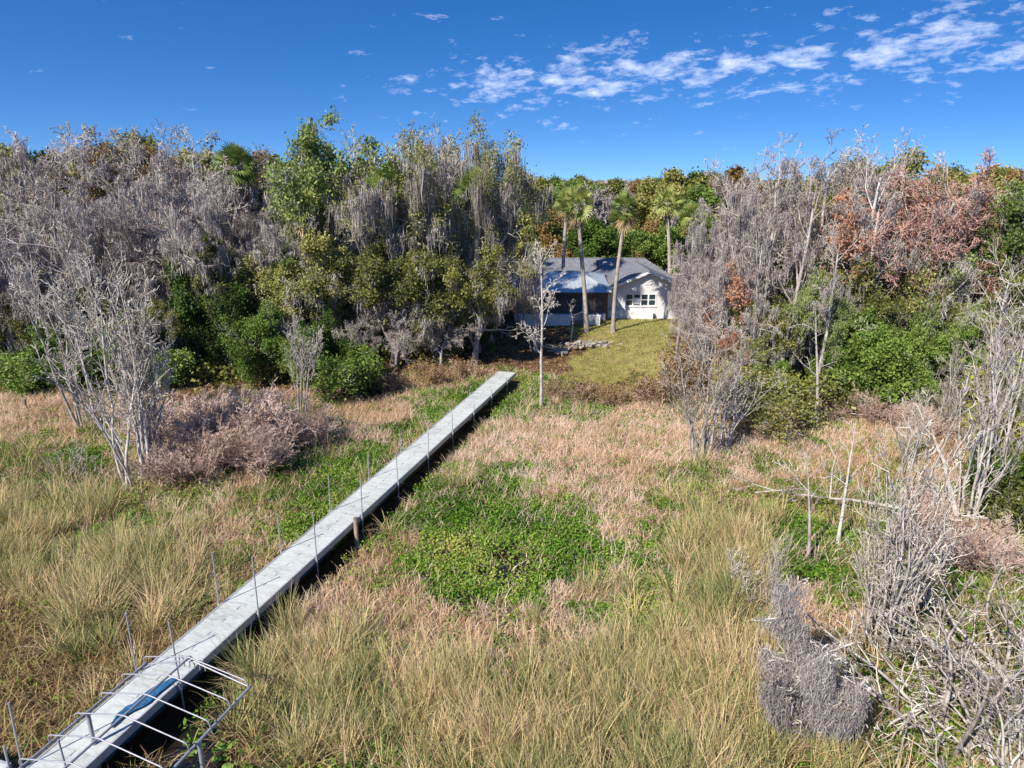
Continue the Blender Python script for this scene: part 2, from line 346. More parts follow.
# ------------------------------------------------------------------ marsh cover (stuff)
rng = np.random.default_rng(11)
def blades(name, pts, length, width, az_, lean, bend, rnd, material, label, segs=3, zoff=0):
    """curved tapering blades; every argument is one value per blade"""
    n = len(pts); 
    hd = np.stack([np.cos(az_), np.sin(az_), np.zeros(n)], -1)
    sa = az_ + math.pi / 2 + rng.normal(0, .9, n); side = np.stack([np.cos(sa), np.sin(sa), np.zeros(n)], -1)
    V = np.zeros((n, segs + 1, 2, 3)); p = pts.copy()
    for k in range(segs + 1):
        wk = width * (1 - (k / segs) ** 1.5 * .85) * .5
        V[:, k, 0] = p - side * wk[:, None]; V[:, k, 1] = p + side * wk[:, None]
        a = lean + bend * (k + .5) / segs
        p = p + (hd * np.sin(a)[:, None] + np.array([0, 0, 1.]) * np.cos(a)[:, None]) * (length / segs)[:, None]
        p[:, 2] = np.maximum(p[:, 2], pts[:, 2] + .03)
    b = (np.arange(n) * (segs + 1) * 2)[:, None] + (np.arange(segs) * 2)[None]
    f = np.stack([b, b + 1, b + 3, b + 2], -1).reshape(-1, 4)
    mb = MB(); mb.add(V, f, np.repeat(rnd, segs)); o = mb.build(name, material)
    prop(o, label, 'grass', kind='stuff'); return o
DX = (.2835, .959)
def deck_clear(x, y, mrg=.15, mr=.55):
    """keep plants from growing through the walkway"""
    s = (x - (-10.13)) * DX[1] - (y - 11.58) * DX[0]
    return (s < -mrg) | (s > 1.2 + mr) | (y > 43.5)
def scatter(dens, y0=8.0, y1=47.0, extra=4.0, spread=.80):
    A = (extra * 2 + spread * (y0 + y1)) * (y1 - y0)
    n = int(A * dens); y = rng.uniform(y0, y1, n * 2); hw = extra + spread * y
    keep = rng.uniform(0, extra + spread * y1, n * 2) < hw; y = y[keep]; hw = hw[keep]
    x = rng.uniform(-1, 1, len(y)) * hw; ok = y < shore(x) + 6
    return x[ok], y[ok]
def isz(g, s): return np.isin(g, [ord(c) for c in s])

# tall reeds in clumps
cx, cy = scatter(9, 8, 40); g_ = zone(cx, cy); q = isz(g_, 'R') | (isz(g_, 'M') & (rng.random(len(cx)) < .045)); cx, cy = cx[q], cy[q]
q = rng.random(len(cx)) < -.45 + 2.4 * fbm(cx, cy, 1.0, 41); cx, cy = cx[q], cy[q]
k = 44; n = len(cx) * k; ci = np.repeat(np.arange(len(cx)), k)
ch = (.65 + .75 * fbm(cx, cy, 3.0, 43)) * rng.uniform(.75, 1.2, len(cx)); caz = 2.0 + 3.5 * fbm(cx, cy, 3.2, 45) - 1.7
ccol = np.clip(.10 + .80 * fbm(cx, cy, 1.3, 47) + rng.normal(0, .14, len(cx)), 0, 1)
dry = rng.random(len(cx)) < .22
az_ = rng.uniform(0, 2 * math.pi, n); r_ = np.abs(rng.normal(0, .16, n))
px_ = cx[ci] + np.cos(az_) * r_; py_ = cy[ci] + np.sin(az_) * r_
q = deck_clear(px_, py_, .25); ci = ci[q]; az_ = az_[q]; r_ = r_[q]; px_ = px_[q]; py_ = py_[q]; n = len(ci)
mixw = rng.random(n) < .45; az_ = np.where(mixw, caz[ci] + rng.normal(0, .9, n), az_)
ln = ch[ci] * rng.uniform(.7, 1.25, n) * 1.12
lean = .05 + r_ * .9 + np.abs(rng.normal(0, .14, n)) + .12 * mixw; bend = np.abs(rng.normal(.30, .32, n)) + dry[ci] * rng.uniform(.4, 1.5, n)
blades('reeds', np.stack([px_, py_, gz(px_, py_) - .02], -1), ln, rng.uniform(.012, .026, n), az_, lean, bend,
       np.clip(ccol[ci] * .85 + rng.uniform(-.36, .44, n) + dry[ci] * .3, 0, 1), REED, 'tall olive and straw reeds filling the foreground marsh', 4)
print('reeds', n)
# brown bent blades
x, y = scatter(200, 8, 34); g_ = zone(x, y); q = isz(g_, 'B') | (isz(g_, 'W') & (rng.random(len(x)) < .035)) | (isz(g_, 'MR') & (rng.random(len(x)) < .22))
q &= deck_clear(x, y) & (rng.random(len(x)) < .25 + 1.1 * fbm(x, y, .8, 51)); x, y = x[q], y[q]; n = len(x)
blades('matted_grass', np.stack([x, y, gz(x, y) + rng.uniform(-.02, .25, n)], -1), rng.uniform(.25, .85, n), rng.uniform(.014, .034, n), rng.uniform(0, 6.28, n),
       np.abs(rng.normal(.45, .45, n)), rng.uniform(.2, 2.2, n), rng.random(n), BROWNB, 'brown matted dead marsh grass beside the walkway')
print('brown', n)
# dry pinkish grass
x, y = scatter(400); g_ = zone(x, y)
pk = np.where(isz(g_, 'T'), 1.0, np.where(isz(g_, 'S'), .38, np.where(isz(g_, 'M'), .40, np.where(isz(g_, 'G'), .15, 0))))
q = (rng.random(len(x)) < pk) & deck_clear(x, y) & (rng.random(len(x)) < -.15 + 1.75 * fbm(x, y, .7, 61)); x, y = x[q], y[q]; n = len(x)
tz = fbm(x, y, .9, 65)
blades('dry_grass', np.stack([x, y, gz(x, y) + rng.uniform(-.02, .12, n)], -1), rng.uniform(.18, .6, n) * (.6 + .9 * tz), rng.uniform(.012, .030, n), rng.uniform(0, 6.28, n),
       np.abs(rng.normal(.3, .4, n)), rng.uniform(.2, 1.9, n), np.clip(rng.uniform(0, 1, n) * .55 + .5 * fbm(x, y, 5, 67), 0, 1), DRYG, 'dry pinkish tan grass in the middle of the marsh')
print('dry', n)
# low leafy weeds
def leafquads(c, size, rnd, mb, flat=.5, asp=1.0, rg=None):
    rg = rg or rng; n = len(c)
    nrm = norm(rg.normal(0, 1, (n, 3)) * np.array([1, 1, .6]) + np.array([0, 0, flat])); t = norm(np.cross(nrm, rg.normal(0, 1, (n, 3)))); b = np.cross(nrm, t)
    s = np.broadcast_to(size, (n,))[:, None] * .5
    tt, bb = t * s * asp, b * s
    v = np.stack([c - tt * .9 - bb * .25, c + bb * -.8 , c + tt, c + bb * .8 + tt * .1], 1)
    mb.add(v, np.arange(n * 4).reshape(-1, 4), rnd)
x, y = scatter(30); g_ = zone(x, y)
pk = np.where(isz(g_, 'G'), 1.0, np.where(isz(g_, 'M'), .62, np.where(isz(g_, 'TRSB'), .10, np.where(isz(g_, 'W'), .13, 0))))
q = (rng.random(len(x)) < pk) & deck_clear(x, y) & (rng.random(len(x)) < .0 + 2.1 * fbm(x, y, .9, 71)); cx, cy = x[q], y[q]
k = 20; ci = np.repeat(np.arange(len(cx)), k); n = len(ci); hgt = .10 + .40 * fbm(cx, cy, 2, 73)
pc = np.stack([cx[ci] + rng.normal(0, .15, n), cy[ci] + rng.normal(0, .15, n), np.zeros(n)], -1); pc[:, 2] = gz(pc[:, 0], pc[:, 1]) + hgt[ci] * rng.uniform(.1, 1, n) ** .7
wd = MB(); leafquads(pc, rng.uniform(.045, .115, n), np.clip(-.12 + 1.1 * fbm(cx, cy, 2.0, 75)[ci] + rng.normal(0, .18, n), 0, 1), wd, .8, 1.3)
prop(wd.build('marsh_weeds', GREENP), 'bright green low weeds covering the wet middle of the marsh', 'marsh plants', kind='stuff')
print('weeds', n)
# lily pads at the near edge of the reeds
x, y = scatter(5, 8.5, 13); px_, py_ = project(x, y, 0); q = ((px_ > 190) & (px_ < 470) & (py_ > 738)) | (isz(zone(x, y), 'W') & (rng.random(len(x)) < .02)); x, y = x[q], y[q]
q = deck_clear(x, y); x, y = x[q], y[q]
lp = MB()
for a_, b_2 in zip(x, y):
    r0 = random.uniform(.09, .17); th = np.linspace(.25, 6.1, 13) + random.random() * 6; z0 = random.uniform(-.08, .10)
    ring = np.stack([a_ + r0 * np.cos(th), b_2 + r0 * np.sin(th), z0 + .02 * np.sin(th * 3)], -1); v = np.vstack([[[a_, b_2, z0]], ring])
    lp.add(v, [[0, i, i + 1, i + 2] for i in range(1, 12, 2)], random.random())
prop(lp.build('lily_pads', PADM), 'round green lily pads at the bottom edge of the reeds', 'lily pads', kind='stuff')
# lawn
n = 90000; x = rng.uniform(-6, 16, n); y = rng.uniform(41, 60, n); q = isz(zone(x, y), 'L'); x, y = x[q], y[q]; n = len(x)
blades('lawn_grass', np.stack([x, y, gz(x, y)], -1), rng.uniform(.05, .14, n), rng.uniform(.02, .04, n), rng.uniform(0, 6.28, n), rng.uniform(0, .6, n), rng.uniform(0, .8, n),
       rng.random(n), LAWNB, 'short yellow green lawn in front of the house', 2)
# leaf litter below the trees
x = rng.uniform(-50, 50, 130000); y = rng.uniform(33, 62, len(x)); q = isz(zone(x, y), 'FS'); x, y = x[q], y[q]; n = len(x)
lt = MB(); leafquads(np.stack([x, y, gz(x, y) + .03], -1), rng.uniform(.08, .2, n), rng.random(n), lt, 2.0, 1.2)
prop(lt.build('leaf_litter', LF_BROWN), 'fallen brown leaves on the woodland floor', 'leaf litter', kind='stuff')
# low undergrowth mass on the woodland floor
x = rng.uniform(-75, 75, 9000); y = rng.uniform(33, 70, len(x)); q = isz(zone(x, y), 'F') & (y > shore(x) - 1) & ~((x > -3.5) & (x < 17) & (y < 80)); x, y = x[q], y[q]
k = 22; ci = np.repeat(np.arange(len(x)), k); n = len(ci); hg = .4 + 1.5 * fbm(x, y, 4, 81)
pc = np.stack([x[ci] + rng.normal(0, .4, n), y[ci] + rng.normal(0, .4, n), np.zeros(n)], -1); pc[:, 2] = gz(pc[:, 0], pc[:, 1]) + hg[ci] * rng.uniform(0, 1, n)
ug = MB(); leafquads(pc, rng.uniform(.12, .30, n), np.clip(fbm(x, y, 3, 83)[ci] + rng.normal(0, .2, n), 0, 1), ug, .5, 1.3)
prop(ug.build('undergrowth', LF_OLIVE), 'olive green undergrowth filling the floor of the woods', 'undergrowth', kind='stuff')

# ------------------------------------------------------------------ tree generator (all branches of a level at once)
def grow_tree(rg, prm):
    """returns per level polylines (N,S,3) and radii (N,S)"""
    lev = []
    base = np.array(prm.get('bases', [[0, 0, 0]]), float); d = norm(np.array(prm.get('dirs', [[0, 0, 1.]]), float))
    L = np.array(prm.get('L0', [6.0]), float); Rr = np.array(prm.get('R0', [.25]), float)
    for l in range(prm['levels']):
        S = prm['seg'][l]; n = len(base); pts = np.zeros((n, S + 1, 3)); pts[:, 0] = base; dd = d.copy(); dirs = np.zeros((n, S + 1, 3)); dirs[:, 0] = dd
        for k in range(S):
            dd = norm(dd + rg.normal(0, prm['wob'][l], (n, 3)) + np.array([0, 0, prm['trop'][l]])); pts[:, k + 1] = pts[:, k] + dd * (L / S)[:, None]; dirs[:, k + 1] = dd
        tt = np.linspace(0, 1, S + 1)[None]; rad = Rr[:, None] * (1 - tt * (1 - prm['tip'][l])); rad = np.maximum(rad, prm['rmin'])
        if l == 0 and prm.get('flare', 1): rad[:, 0] *= 1.35
        lev.append((pts, rad, dirs))
        if l == prm['levels'] - 1: break
        nc = prm['nch'][l]; pi = np.repeat(np.arange(n), nc); kk = np.tile(np.arange(nc), n)
        t0 = prm['t0'][l]; t = t0 + (1 - t0) * np.clip((kk + rg.random(len(pi))) / nc, 0, .999)
        s = t * S; s0 = np.minimum(s.astype(int), S - 1); fr = (s - s0)[:, None]
        base2 = pts[pi, s0] * (1 - fr) + pts[pi, s0 + 1] * fr; pd = norm(dirs[pi, s0] * (1 - fr) + dirs[pi, s0 + 1] * fr)
        ref = np.where(np.abs(pd[:, 2:3]) < .9, np.array([[0, 0, 1.]]), np.array([[1., 0, 0]])); u = norm(np.cross(pd, ref)); v = np.cross(pd, u)
        aa = rg.uniform(0, 6.28, n)[pi] + kk * 2.4 + rg.normal(0, .4, len(pi))
        ang = R(1) * (prm['ang'][l] * (1 - .35 * (t - t0)) + rg.normal(0, prm.get('angv', 9), len(pi)))
        d2 = norm(pd * np.cos(ang)[:, None] + (u * np.cos(aa)[:, None] + v * np.sin(aa)[:, None]) * np.sin(ang)[:, None])
        prof = 1 - prm['fall'][l] * ((t - t0) / (1 - t0 + 1e-6))
        L2 = L[pi] * prm['ratio'][l] * prof * rg.uniform(.65, 1.2, len(pi)); R2 = (Rr[pi] * (1 - t * (1 - prm['tip'][l]))) * prm['rr'][l]
        if prm.get('prune'):
            kp = rg.random(len(pi)) > prm['prune'][l]; base2, d2, L2, R2 = base2[kp], d2[kp], L2[kp], R2[kp]
        base, d, L, Rr = base2, d2, L2, R2
    return lev
def moss_strands(rg, mb, pts, n, lmin, lmax, wd=.07, clump=4):
    idx = rg.integers(0, len(pts), n); ci = np.repeat(idx, clump); m_ = len(ci)
    big = np.repeat(rg.uniform(0, 1, n) ** 1.8, clump)
    p = pts[ci] + rg.normal(0, .13, (m_, 3)) * np.array([1, 1, .7]); ln = (lmin + (lmax - lmin) * big) * rg.uniform(.45, 1.1, m_)
    ln = np.minimum(ln, np.maximum(p[:, 2] - .4, .1))
    a = rg.uniform(0, 6.28, m_); side = np.stack([np.cos(a), np.sin(a), np.zeros(m_)], -1) * (wd * rg.uniform(.5, 1.2, m_))[:, None]
    V = np.zeros((m_, 4, 2, 3)); pr = [.5, 1, .7, .1]
    for k in range(4):
        c = p + np.array([0, 0, -1.]) * (ln * k / 3)[:, None] + rg.normal(0, .05, (m_, 3)) * (k > 0); V[:, k, 0] = c - side * pr[k]; V[:, k, 1] = c + side * pr[k]
    b = (np.arange(m_) * 8)[:, None] + (np.arange(3) * 2)[None]; f = np.stack([b, b + 1, b + 3, b + 2], -1).reshape(-1, 4)
    mb.add(V, f, np.repeat(np.clip(rg.random(m_) * .6 + np.repeat(rg.random(n), clump) * .4, 0, 1), 3))
class Proto: pass
def make_proto(name, seed, prm, bark, twig, leaf=None, nleaf=0, lsize=(.12, .24), lspread=.35, moss=0, mosslen=(.3, 1.8), leaf_frac=1.0, sides=(8, 6, 4, 3, 3), split=2, leaf_low=0., leafname='foliage', leaf_asp=1.3, mosswd=.022, mosstop=.9):
    rg = np.random.default_rng(seed); lev = grow_tree(rg, prm); pr = Proto(); pr.parts = []
    tr = MB(); tw = MB()
    for l, (p, r, d) in enumerate(lev):
        v, f, rr = tubes(p, r, sides[l]); (tr if l < split else tw).add(v, f, rr)
    ends = np.concatenate([lev[-1][0][:, -1], lev[-1][0][:, -2], lev[-2][0][:, -1]]); allp = np.concatenate([lev[l][0][:, 1:].reshape(-1, 3) for l in range(max(1, len(lev) - 3), len(lev))])
    pr.parts.append(('trunk', tr.mesh('trunk', bark, True))); 
    if tw.v: pr.parts.append(('branches', tw.mesh('branches', twig)))
    if leaf is not None and nleaf:
        e = ends; zmin, zmax = e[:, 2].min(), e[:, 2].max(); e = e[e[:, 2] > zmin + leaf_low * (zmax - zmin)]
        if leaf_frac < 1:  # leaves only on some boughs, so that the crown has bare stretches
            nv = fbm(e[:, 0] + 50, e[:, 2] + e[:, 1] * .7 + 50, max(.5, .18 * zmax), seed); e = e[nv > np.quantile(nv, 1 - leaf_frac)]
        ci = rg.integers(0, len(e), nleaf); c = e[ci] + rg.normal(0, lspread, (nleaf, 3)); shade = rg.random(len(e))[ci]
        c[:, 2] = np.maximum(c[:, 2], .1)
        lm = MB(); leafquads(c, rg.uniform(*lsize, nleaf), np.clip(.35 * shade + .65 * rg.random(nleaf), 0, 1), lm, .5, leaf_asp, rg)
        pr.parts.append((leafname, lm.mesh(leafname, leaf)))
    if moss:
        mm = MB(); cand = allp[(allp[:, 2] > .25 * allp[:, 2].max()) & (allp[:, 2] < mosstop * allp[:, 2].max())]; nv = fbm(cand[:, 0] + 50, cand[:, 2] * 1.3 + cand[:, 1] + 50, 1.8, seed + 9); cand = cand[nv > np.quantile(nv, .45)]; moss_strands(rg, mm, cand, moss, *mosslen, wd=mosswd, clump=7); pr.parts.append(('spanish_moss', mm.mesh('spanish_moss', MOSS)))
    allv = np.concatenate([x_[0].reshape(-1, 3) for x_ in lev]); pr.h = float(allv[:, 2].max()); pr.w = float(np.percentile(np.abs(allv[:, :2]), 97) * 2)
    return pr
def spread_prm(**k):
    d = dict(levels=5, seg=[6, 5, 4, 3, 2], wob=[.06, .14, .2, .25, .3], trop=[.05, .06, .03, .0, -.02], tip=[.35, .2, .25, .4, .6], rmin=.012,
             nch=[8, 7, 6, 5], t0=[.3, .2, .15, .1], ang=[55, 48, 48, 50], ratio=[.75, .55, .5, .5], fall=[.35, .45, .4, .4], rr=[.55, .5, .5, .6], L0=[8.5], R0=[.30])
    d.update(k); return d
PR = {}
def bush_prm(ns, L, seed, spread=.7, **k):
    rg = np.random.default_rng(seed); a = rg.uniform(0, 6.28, ns); tl = rg.uniform(.05, spread, ns)
    return spread_prm(bases=np.stack([np.cos(a) * .25, np.sin(a) * .25, a * 0], -1), dirs=np.stack([np.cos(a) * tl, np.sin(a) * tl, np.ones(ns)], -1), L0=list(rg.uniform(.6, 1, ns) * L), **{**dict(R0=[.03] * ns, levels=4, seg=[5, 4, 3, 2],
                      nch=[6, 5, 4], t0=[.2, .2, .15], ratio=[.45, .5, .5], rmin=.008, flare=0, wob=[.1, .2, .25, .3]), **k})
# bare, moss-hung hardwoods
for i in range(3):
    PR['mossy%d' % i] = make_proto('mossy', 100 + i, spread_prm(L0=[9.5], R0=[.34], nch=[9, 7, 7, 5], t0=[.22, .15, .1, .1], ratio=[.66, .5, .5, .5], rmin=.014, wob=[.08, .16, .22, .3, .4]), BARK_GREY, TWIG_GREY, moss=850, mosslen=(.2, 1.2))
# live oaks, olive leaf clumps and heavy moss
for i in range(2):
    PR['oak%d' % i] = make_proto('oak', 200 + i, spread_prm(L0=[6.5], R0=[.42], nch=[8, 8, 7, 5], t0=[.35, .2, .15, .1], ratio=[1.12, .55, .5, .5], ang=[52, 50, 50, 50], fall=[.2, .4, .4, .4], wob=[.1, .2, .25, .3, .4]),
                                 BARK_GREY, TWIG_LICHEN, LF_OLIVE, 17000, (.07, .14), .18, 1900, (.3, 1.9), leaf_frac=.5)
for i in range(2):
    PR['olive%d' % i] = make_proto('olive', 300 + i, spread_prm(L0=[5.0], R0=[.24], nch=[8, 7, 6, 5], t0=[.15, .2, .15, .1], ratio=[.85, .55, .5, .5], ang=[50, 50, 50, 50], wob=[.1, .2, .25, .3, .4]),
                                   BARK_GREY, TWIG_LICHEN, LF_OLIVE, 26000, (.07, .14), .17, 500, (.2, 1.0), leaf_frac=.62)
PR['brownish0'] = make_proto('brownish', 330, spread_prm(L0=[6.0], R0=[.24], nch=[8, 7, 6, 5], t0=[.3, .2, .15, .1], ratio=[.7, .55, .5, .5]), BARK_GREY, TWIG_LICHEN, LF_BROWN, 14000, (.08, .15), .16, 300, (.2, .8), leaf_frac=.7)
for i in range(2):
    PR['light%d' % i] = make_proto('light', 400 + i, spread_prm(L0=[8.0], R0=[.22], nch=[9, 6, 6, 4], t0=[.3, .2, .15, .1], ratio=[.55, .55, .5, .5], ang=[42, 45, 48, 50]),
                                   BARK_GREY, TWIG_LICHEN, LF_LIGHT, 11000, (.07, .15), .15, 220, (.2, .9), leaf_frac=.62)
for i in range(2):
    PR['dark%d' % i] = make_proto('dark', 500 + i, spread_prm(L0=[5.0], R0=[.22], levels=4, seg=[6, 5, 4, 3], nch=[10, 8, 7], t0=[.08, .15, .1], ratio=[.6, .55, .5]), BARK_DARK, TWIG_GREY, LF_DARK, 30000, (.08, .17), .20, leaf_frac=.72)
    PR['green%d' % i] = make_proto('green', 520 + i, spread_prm(L0=[4.0], R0=[.16], levels=4, seg=[6, 5, 4, 3], nch=[10, 8, 7], t0=[.06, .15, .1], ratio=[.75, .55, .5]), BARK_DARK, TWIG_LICHEN, LF_GREEN, 24000, (.07, .15), .18, leaf_frac=.68)
# tall pale trunks with thin crowns
for i in range(3):
    PR['tall%d' % i] = make_proto('tall', 600 + i, spread_prm(L0=[11.5], R0=[.17], nch=[8, 5, 4, 4], t0=[.38, .2, .2, .1], ratio=[.36, .55, .5, .5], ang=[38, 42, 45, 45], trop=[.04, .12, .06, .02, 0], wob=[.05, .14, .2, .25, .3], rmin=.013),
                                  BARK_PALE, TWIG_GREY, moss=120, mosslen=(.2, .8))
for i in range(2):
    PR['red%d' % i] = make_proto('red', 650 + i, spread_prm(L0=[7.5], R0=[.20], nch=[10, 8, 7, 6], t0=[.35, .2, .15, .1], ratio=[.62, .55, .5, .5], ang=[38, 42, 45, 45], trop=[.04, .12, .08, .04, 0], rmin=.012), BARK_PALE, TWIG_RED, LF_RUST, 1800, (.05, .10), .07, leaf_frac=.7, leafname='buds')
PR['rust0'] = make_proto('rust', 670, spread_prm(L0=[6], R0=[.10], levels=4, seg=[6, 5, 4, 3], nch=[9, 7, 5], t0=[.35, .2, .15], ratio=[.4, .55, .5]), BARK_PALE, TWIG_PALE, LF_RUST, 2600, (.07, .13), .14, leaf_frac=.6)
# many-stemmed, lichen-pale small trees
for i in range(4):
    rg = np.random.default_rng(700 + i); ns = 7; a = rg.uniform(0, 6.28, ns); tl = rg.uniform(.02, .17, ns)
    PR['multi%d' % i] = make_proto('multi', 710 + i, spread_prm(bases=np.stack([np.cos(a) * .35, np.sin(a) * .35, a * 0], -1), dirs=np.stack([np.cos(a) * tl, np.sin(a) * tl, np.ones(ns)], -1), L0=list(rg.uniform(4.5, 8.0, ns)), R0=list(rg.uniform(.04, .085, ns)),
                                     nch=[7, 5, 3, 3], t0=[.42, .2, .2, .1], ratio=[.30, .55, .5, .5], ang=[38, 42, 45, 45], trop=[.07, .14, .08, .04, 0], wob=[.09, .13, .16, .2, .2], rmin=.010),
                                   BARK_PALE, TWIG_LICHEN if i % 2 else TWIG_PALE, LF_LIGHT if i % 2 else None, 1500 if i % 2 else 0, (.05, .11), .15, leaf_frac=.5)
PR['slim0'] = make_proto('slim', 733, spread_prm(L0=[8.0], R0=[.085], nch=[9, 5, 4, 4], t0=[.35, .2, .2, .1], ratio=[.22, .55, .5, .5], ang=[50, 42, 45, 45], trop=[.02, .1, .05, .02, 0], wob=[.04, .2, .25, .3, .3], rmin=.011), BARK_PALE, TWIG_PALE)
for i in range(3):
    rg = np.random.default_rng(760 + i); ns = 9; a = rg.uniform(0, 6.28, ns); tl = rg.uniform(.02, .20, ns)
    PR['sparse%d' % i] = make_proto('sparse', 770 + i, spread_prm(levels=4, seg=[9, 6, 4, 3], bases=np.stack([np.cos(a) * .4, np.sin(a) * .4, a * 0], -1), dirs=np.stack([np.cos(a) * tl, np.sin(a) * tl, np.ones(ns)], -1), L0=list(rg.uniform(3.5, 8.0, ns)), R0=list(rg.uniform(.035, .075, ns)),
                                     nch=[7, 4, 3], t0=[.3, .25, .2], ratio=[.36, .55, .55], ang=[38, 42, 45], trop=[.07, .16, .09, .04], wob=[.11, .17, .18, .2], rmin=.011), BARK_PALE, TWIG_PALE, sides=(7, 4, 3, 3))
PR['arch0'] = make_proto('arch', 790, bush_prm(13, 3.4, 790, 1.5, seg=[8, 6, 4, 3], nch=[6, 3, 3], trop=[-.03, .05, .03, 0], wob=[.09, .12, .15, .2], ratio=[.42, .5, .5], R0=[.045] * 13, rmin=.008), BARK_PALE, TWIG_PALE, split=1, sides=(5, 4, 3, 3))
# saplings and dead snags
for i in range(3):
    PR['snag%d' % i] = make_proto('snag', 740 + i, spread_prm(L0=[7.0], R0=[.11], levels=4, seg=[7, 5, 4, 3], nch=[8, 4, 3], t0=[.4, .3, .2], ratio=[.30, .5, .5], ang=[45, 45, 45], tip=[.12, .12, .2, .4], wob=[.07, .2, .25, .3], trop=[.03, .08, .03, 0], rmin=.013, prune=[.15, .3, .3]), BARK_PALE, TWIG_PALE, split=4)
# bushes
PR['pinkbush0'] = make_proto('pb', 800, bush_prm(22, 2.2, 800, .9, nch=[8, 6, 3], rmin=.006, wob=[.08, .12, .15, .2], ratio=[.5, .55, .6], ang=[35, 35, 35], trop=[.05, .08, .05, .02]), TWIG_PINK, TWIG_PINK, split=1, sides=(4, 3, 3, 3))
PR['pinkbush1'] = make_proto('pb', 801, bush_prm(22, 2.2, 801, 1.1, nch=[8, 6, 3], rmin=.006, wob=[.08, .12, .15, .2], ratio=[.5, .55, .6], ang=[35, 35, 35], trop=[.05, .08, .05, .02]), TWIG_PINK, TWIG_PINK, split=1, sides=(4, 3, 3, 3))
PR['greybush0'] = make_proto('gb', 802, bush_prm(8, 2.4, 802, 1.1, nch=[5, 4, 3], wob=[.2, .3, .35, .35]), BARK_PALE, TWIG_PALE, split=1, sides=(4, 3, 3, 3))
for i in range(2):
    PR['greenbush%d' % i] = make_proto('gr', 810 + i, bush_prm(10, 2.2, 810 + i, .8), BARK_DARK, TWIG_LICHEN, LF_GREEN, 7000, (.07, .15), .20, split=1, sides=(4, 3, 3, 3))
    PR['olivebush%d' % i] = make_proto('ob', 820 + i, bush_prm(12, 2.2, 820 + i, .8), BARK_GREY, TWIG_LICHEN, LF_OLIVE, 5000, (.07, .14), .22, split=1, sides=(4, 3, 3, 3))
    PR['yellowbush%d' % i] = make_proto('yb', 830 + i, bush_prm(10, 2.2, 830 + i, .6), BARK_GREY, TWIG_LICHEN, LF_YELLOW, 4500, (.09, .18), .22, split=1, sides=(4, 3, 3, 3))
    PR['brownbush%d' % i] = make_proto('bb', 840 + i, bush_prm(14, 2.0, 840 + i, .9), TWIG_PINK, TWIG_PINK, LF_BROWN, 2500, (.05, .12), .22, split=1, sides=(4, 3, 3, 3))
# far trees: fewer, larger leaves
for k_, (nm, mt_) in enumerate((('fargreen', LF_GREEN), ('farolive', LF_OLIVE), ('farbrown', LF_BROWN), ('fardark', LF_DARK))):
    PR[nm + '0'] = make_proto(nm, 900 + k_, spread_prm(L0=[7.0], R0=[.25], levels=4, seg=[5, 4, 3, 2], nch=[9, 7, 6], t0=[.15, .2, .1], ratio=[.62, .55, .5], rmin=.03), BARK_GREY, TWIG_GREY, mt_, 24000, (.13, .28), .28, sides=(6, 4, 3, 3))
PR['farbare0'] = make_proto('farbare', 950, spread_prm(L0=[8.0], R0=[.22], nch=[9, 7, 6, 4], rmin=.022, ratio=[.6, .5, .5, .5]), BARK_GREY, TWIG_GREY, moss=250, mosslen=(.3, 1.5), mosswd=.12, sides=(6, 4, 3, 3, 3))
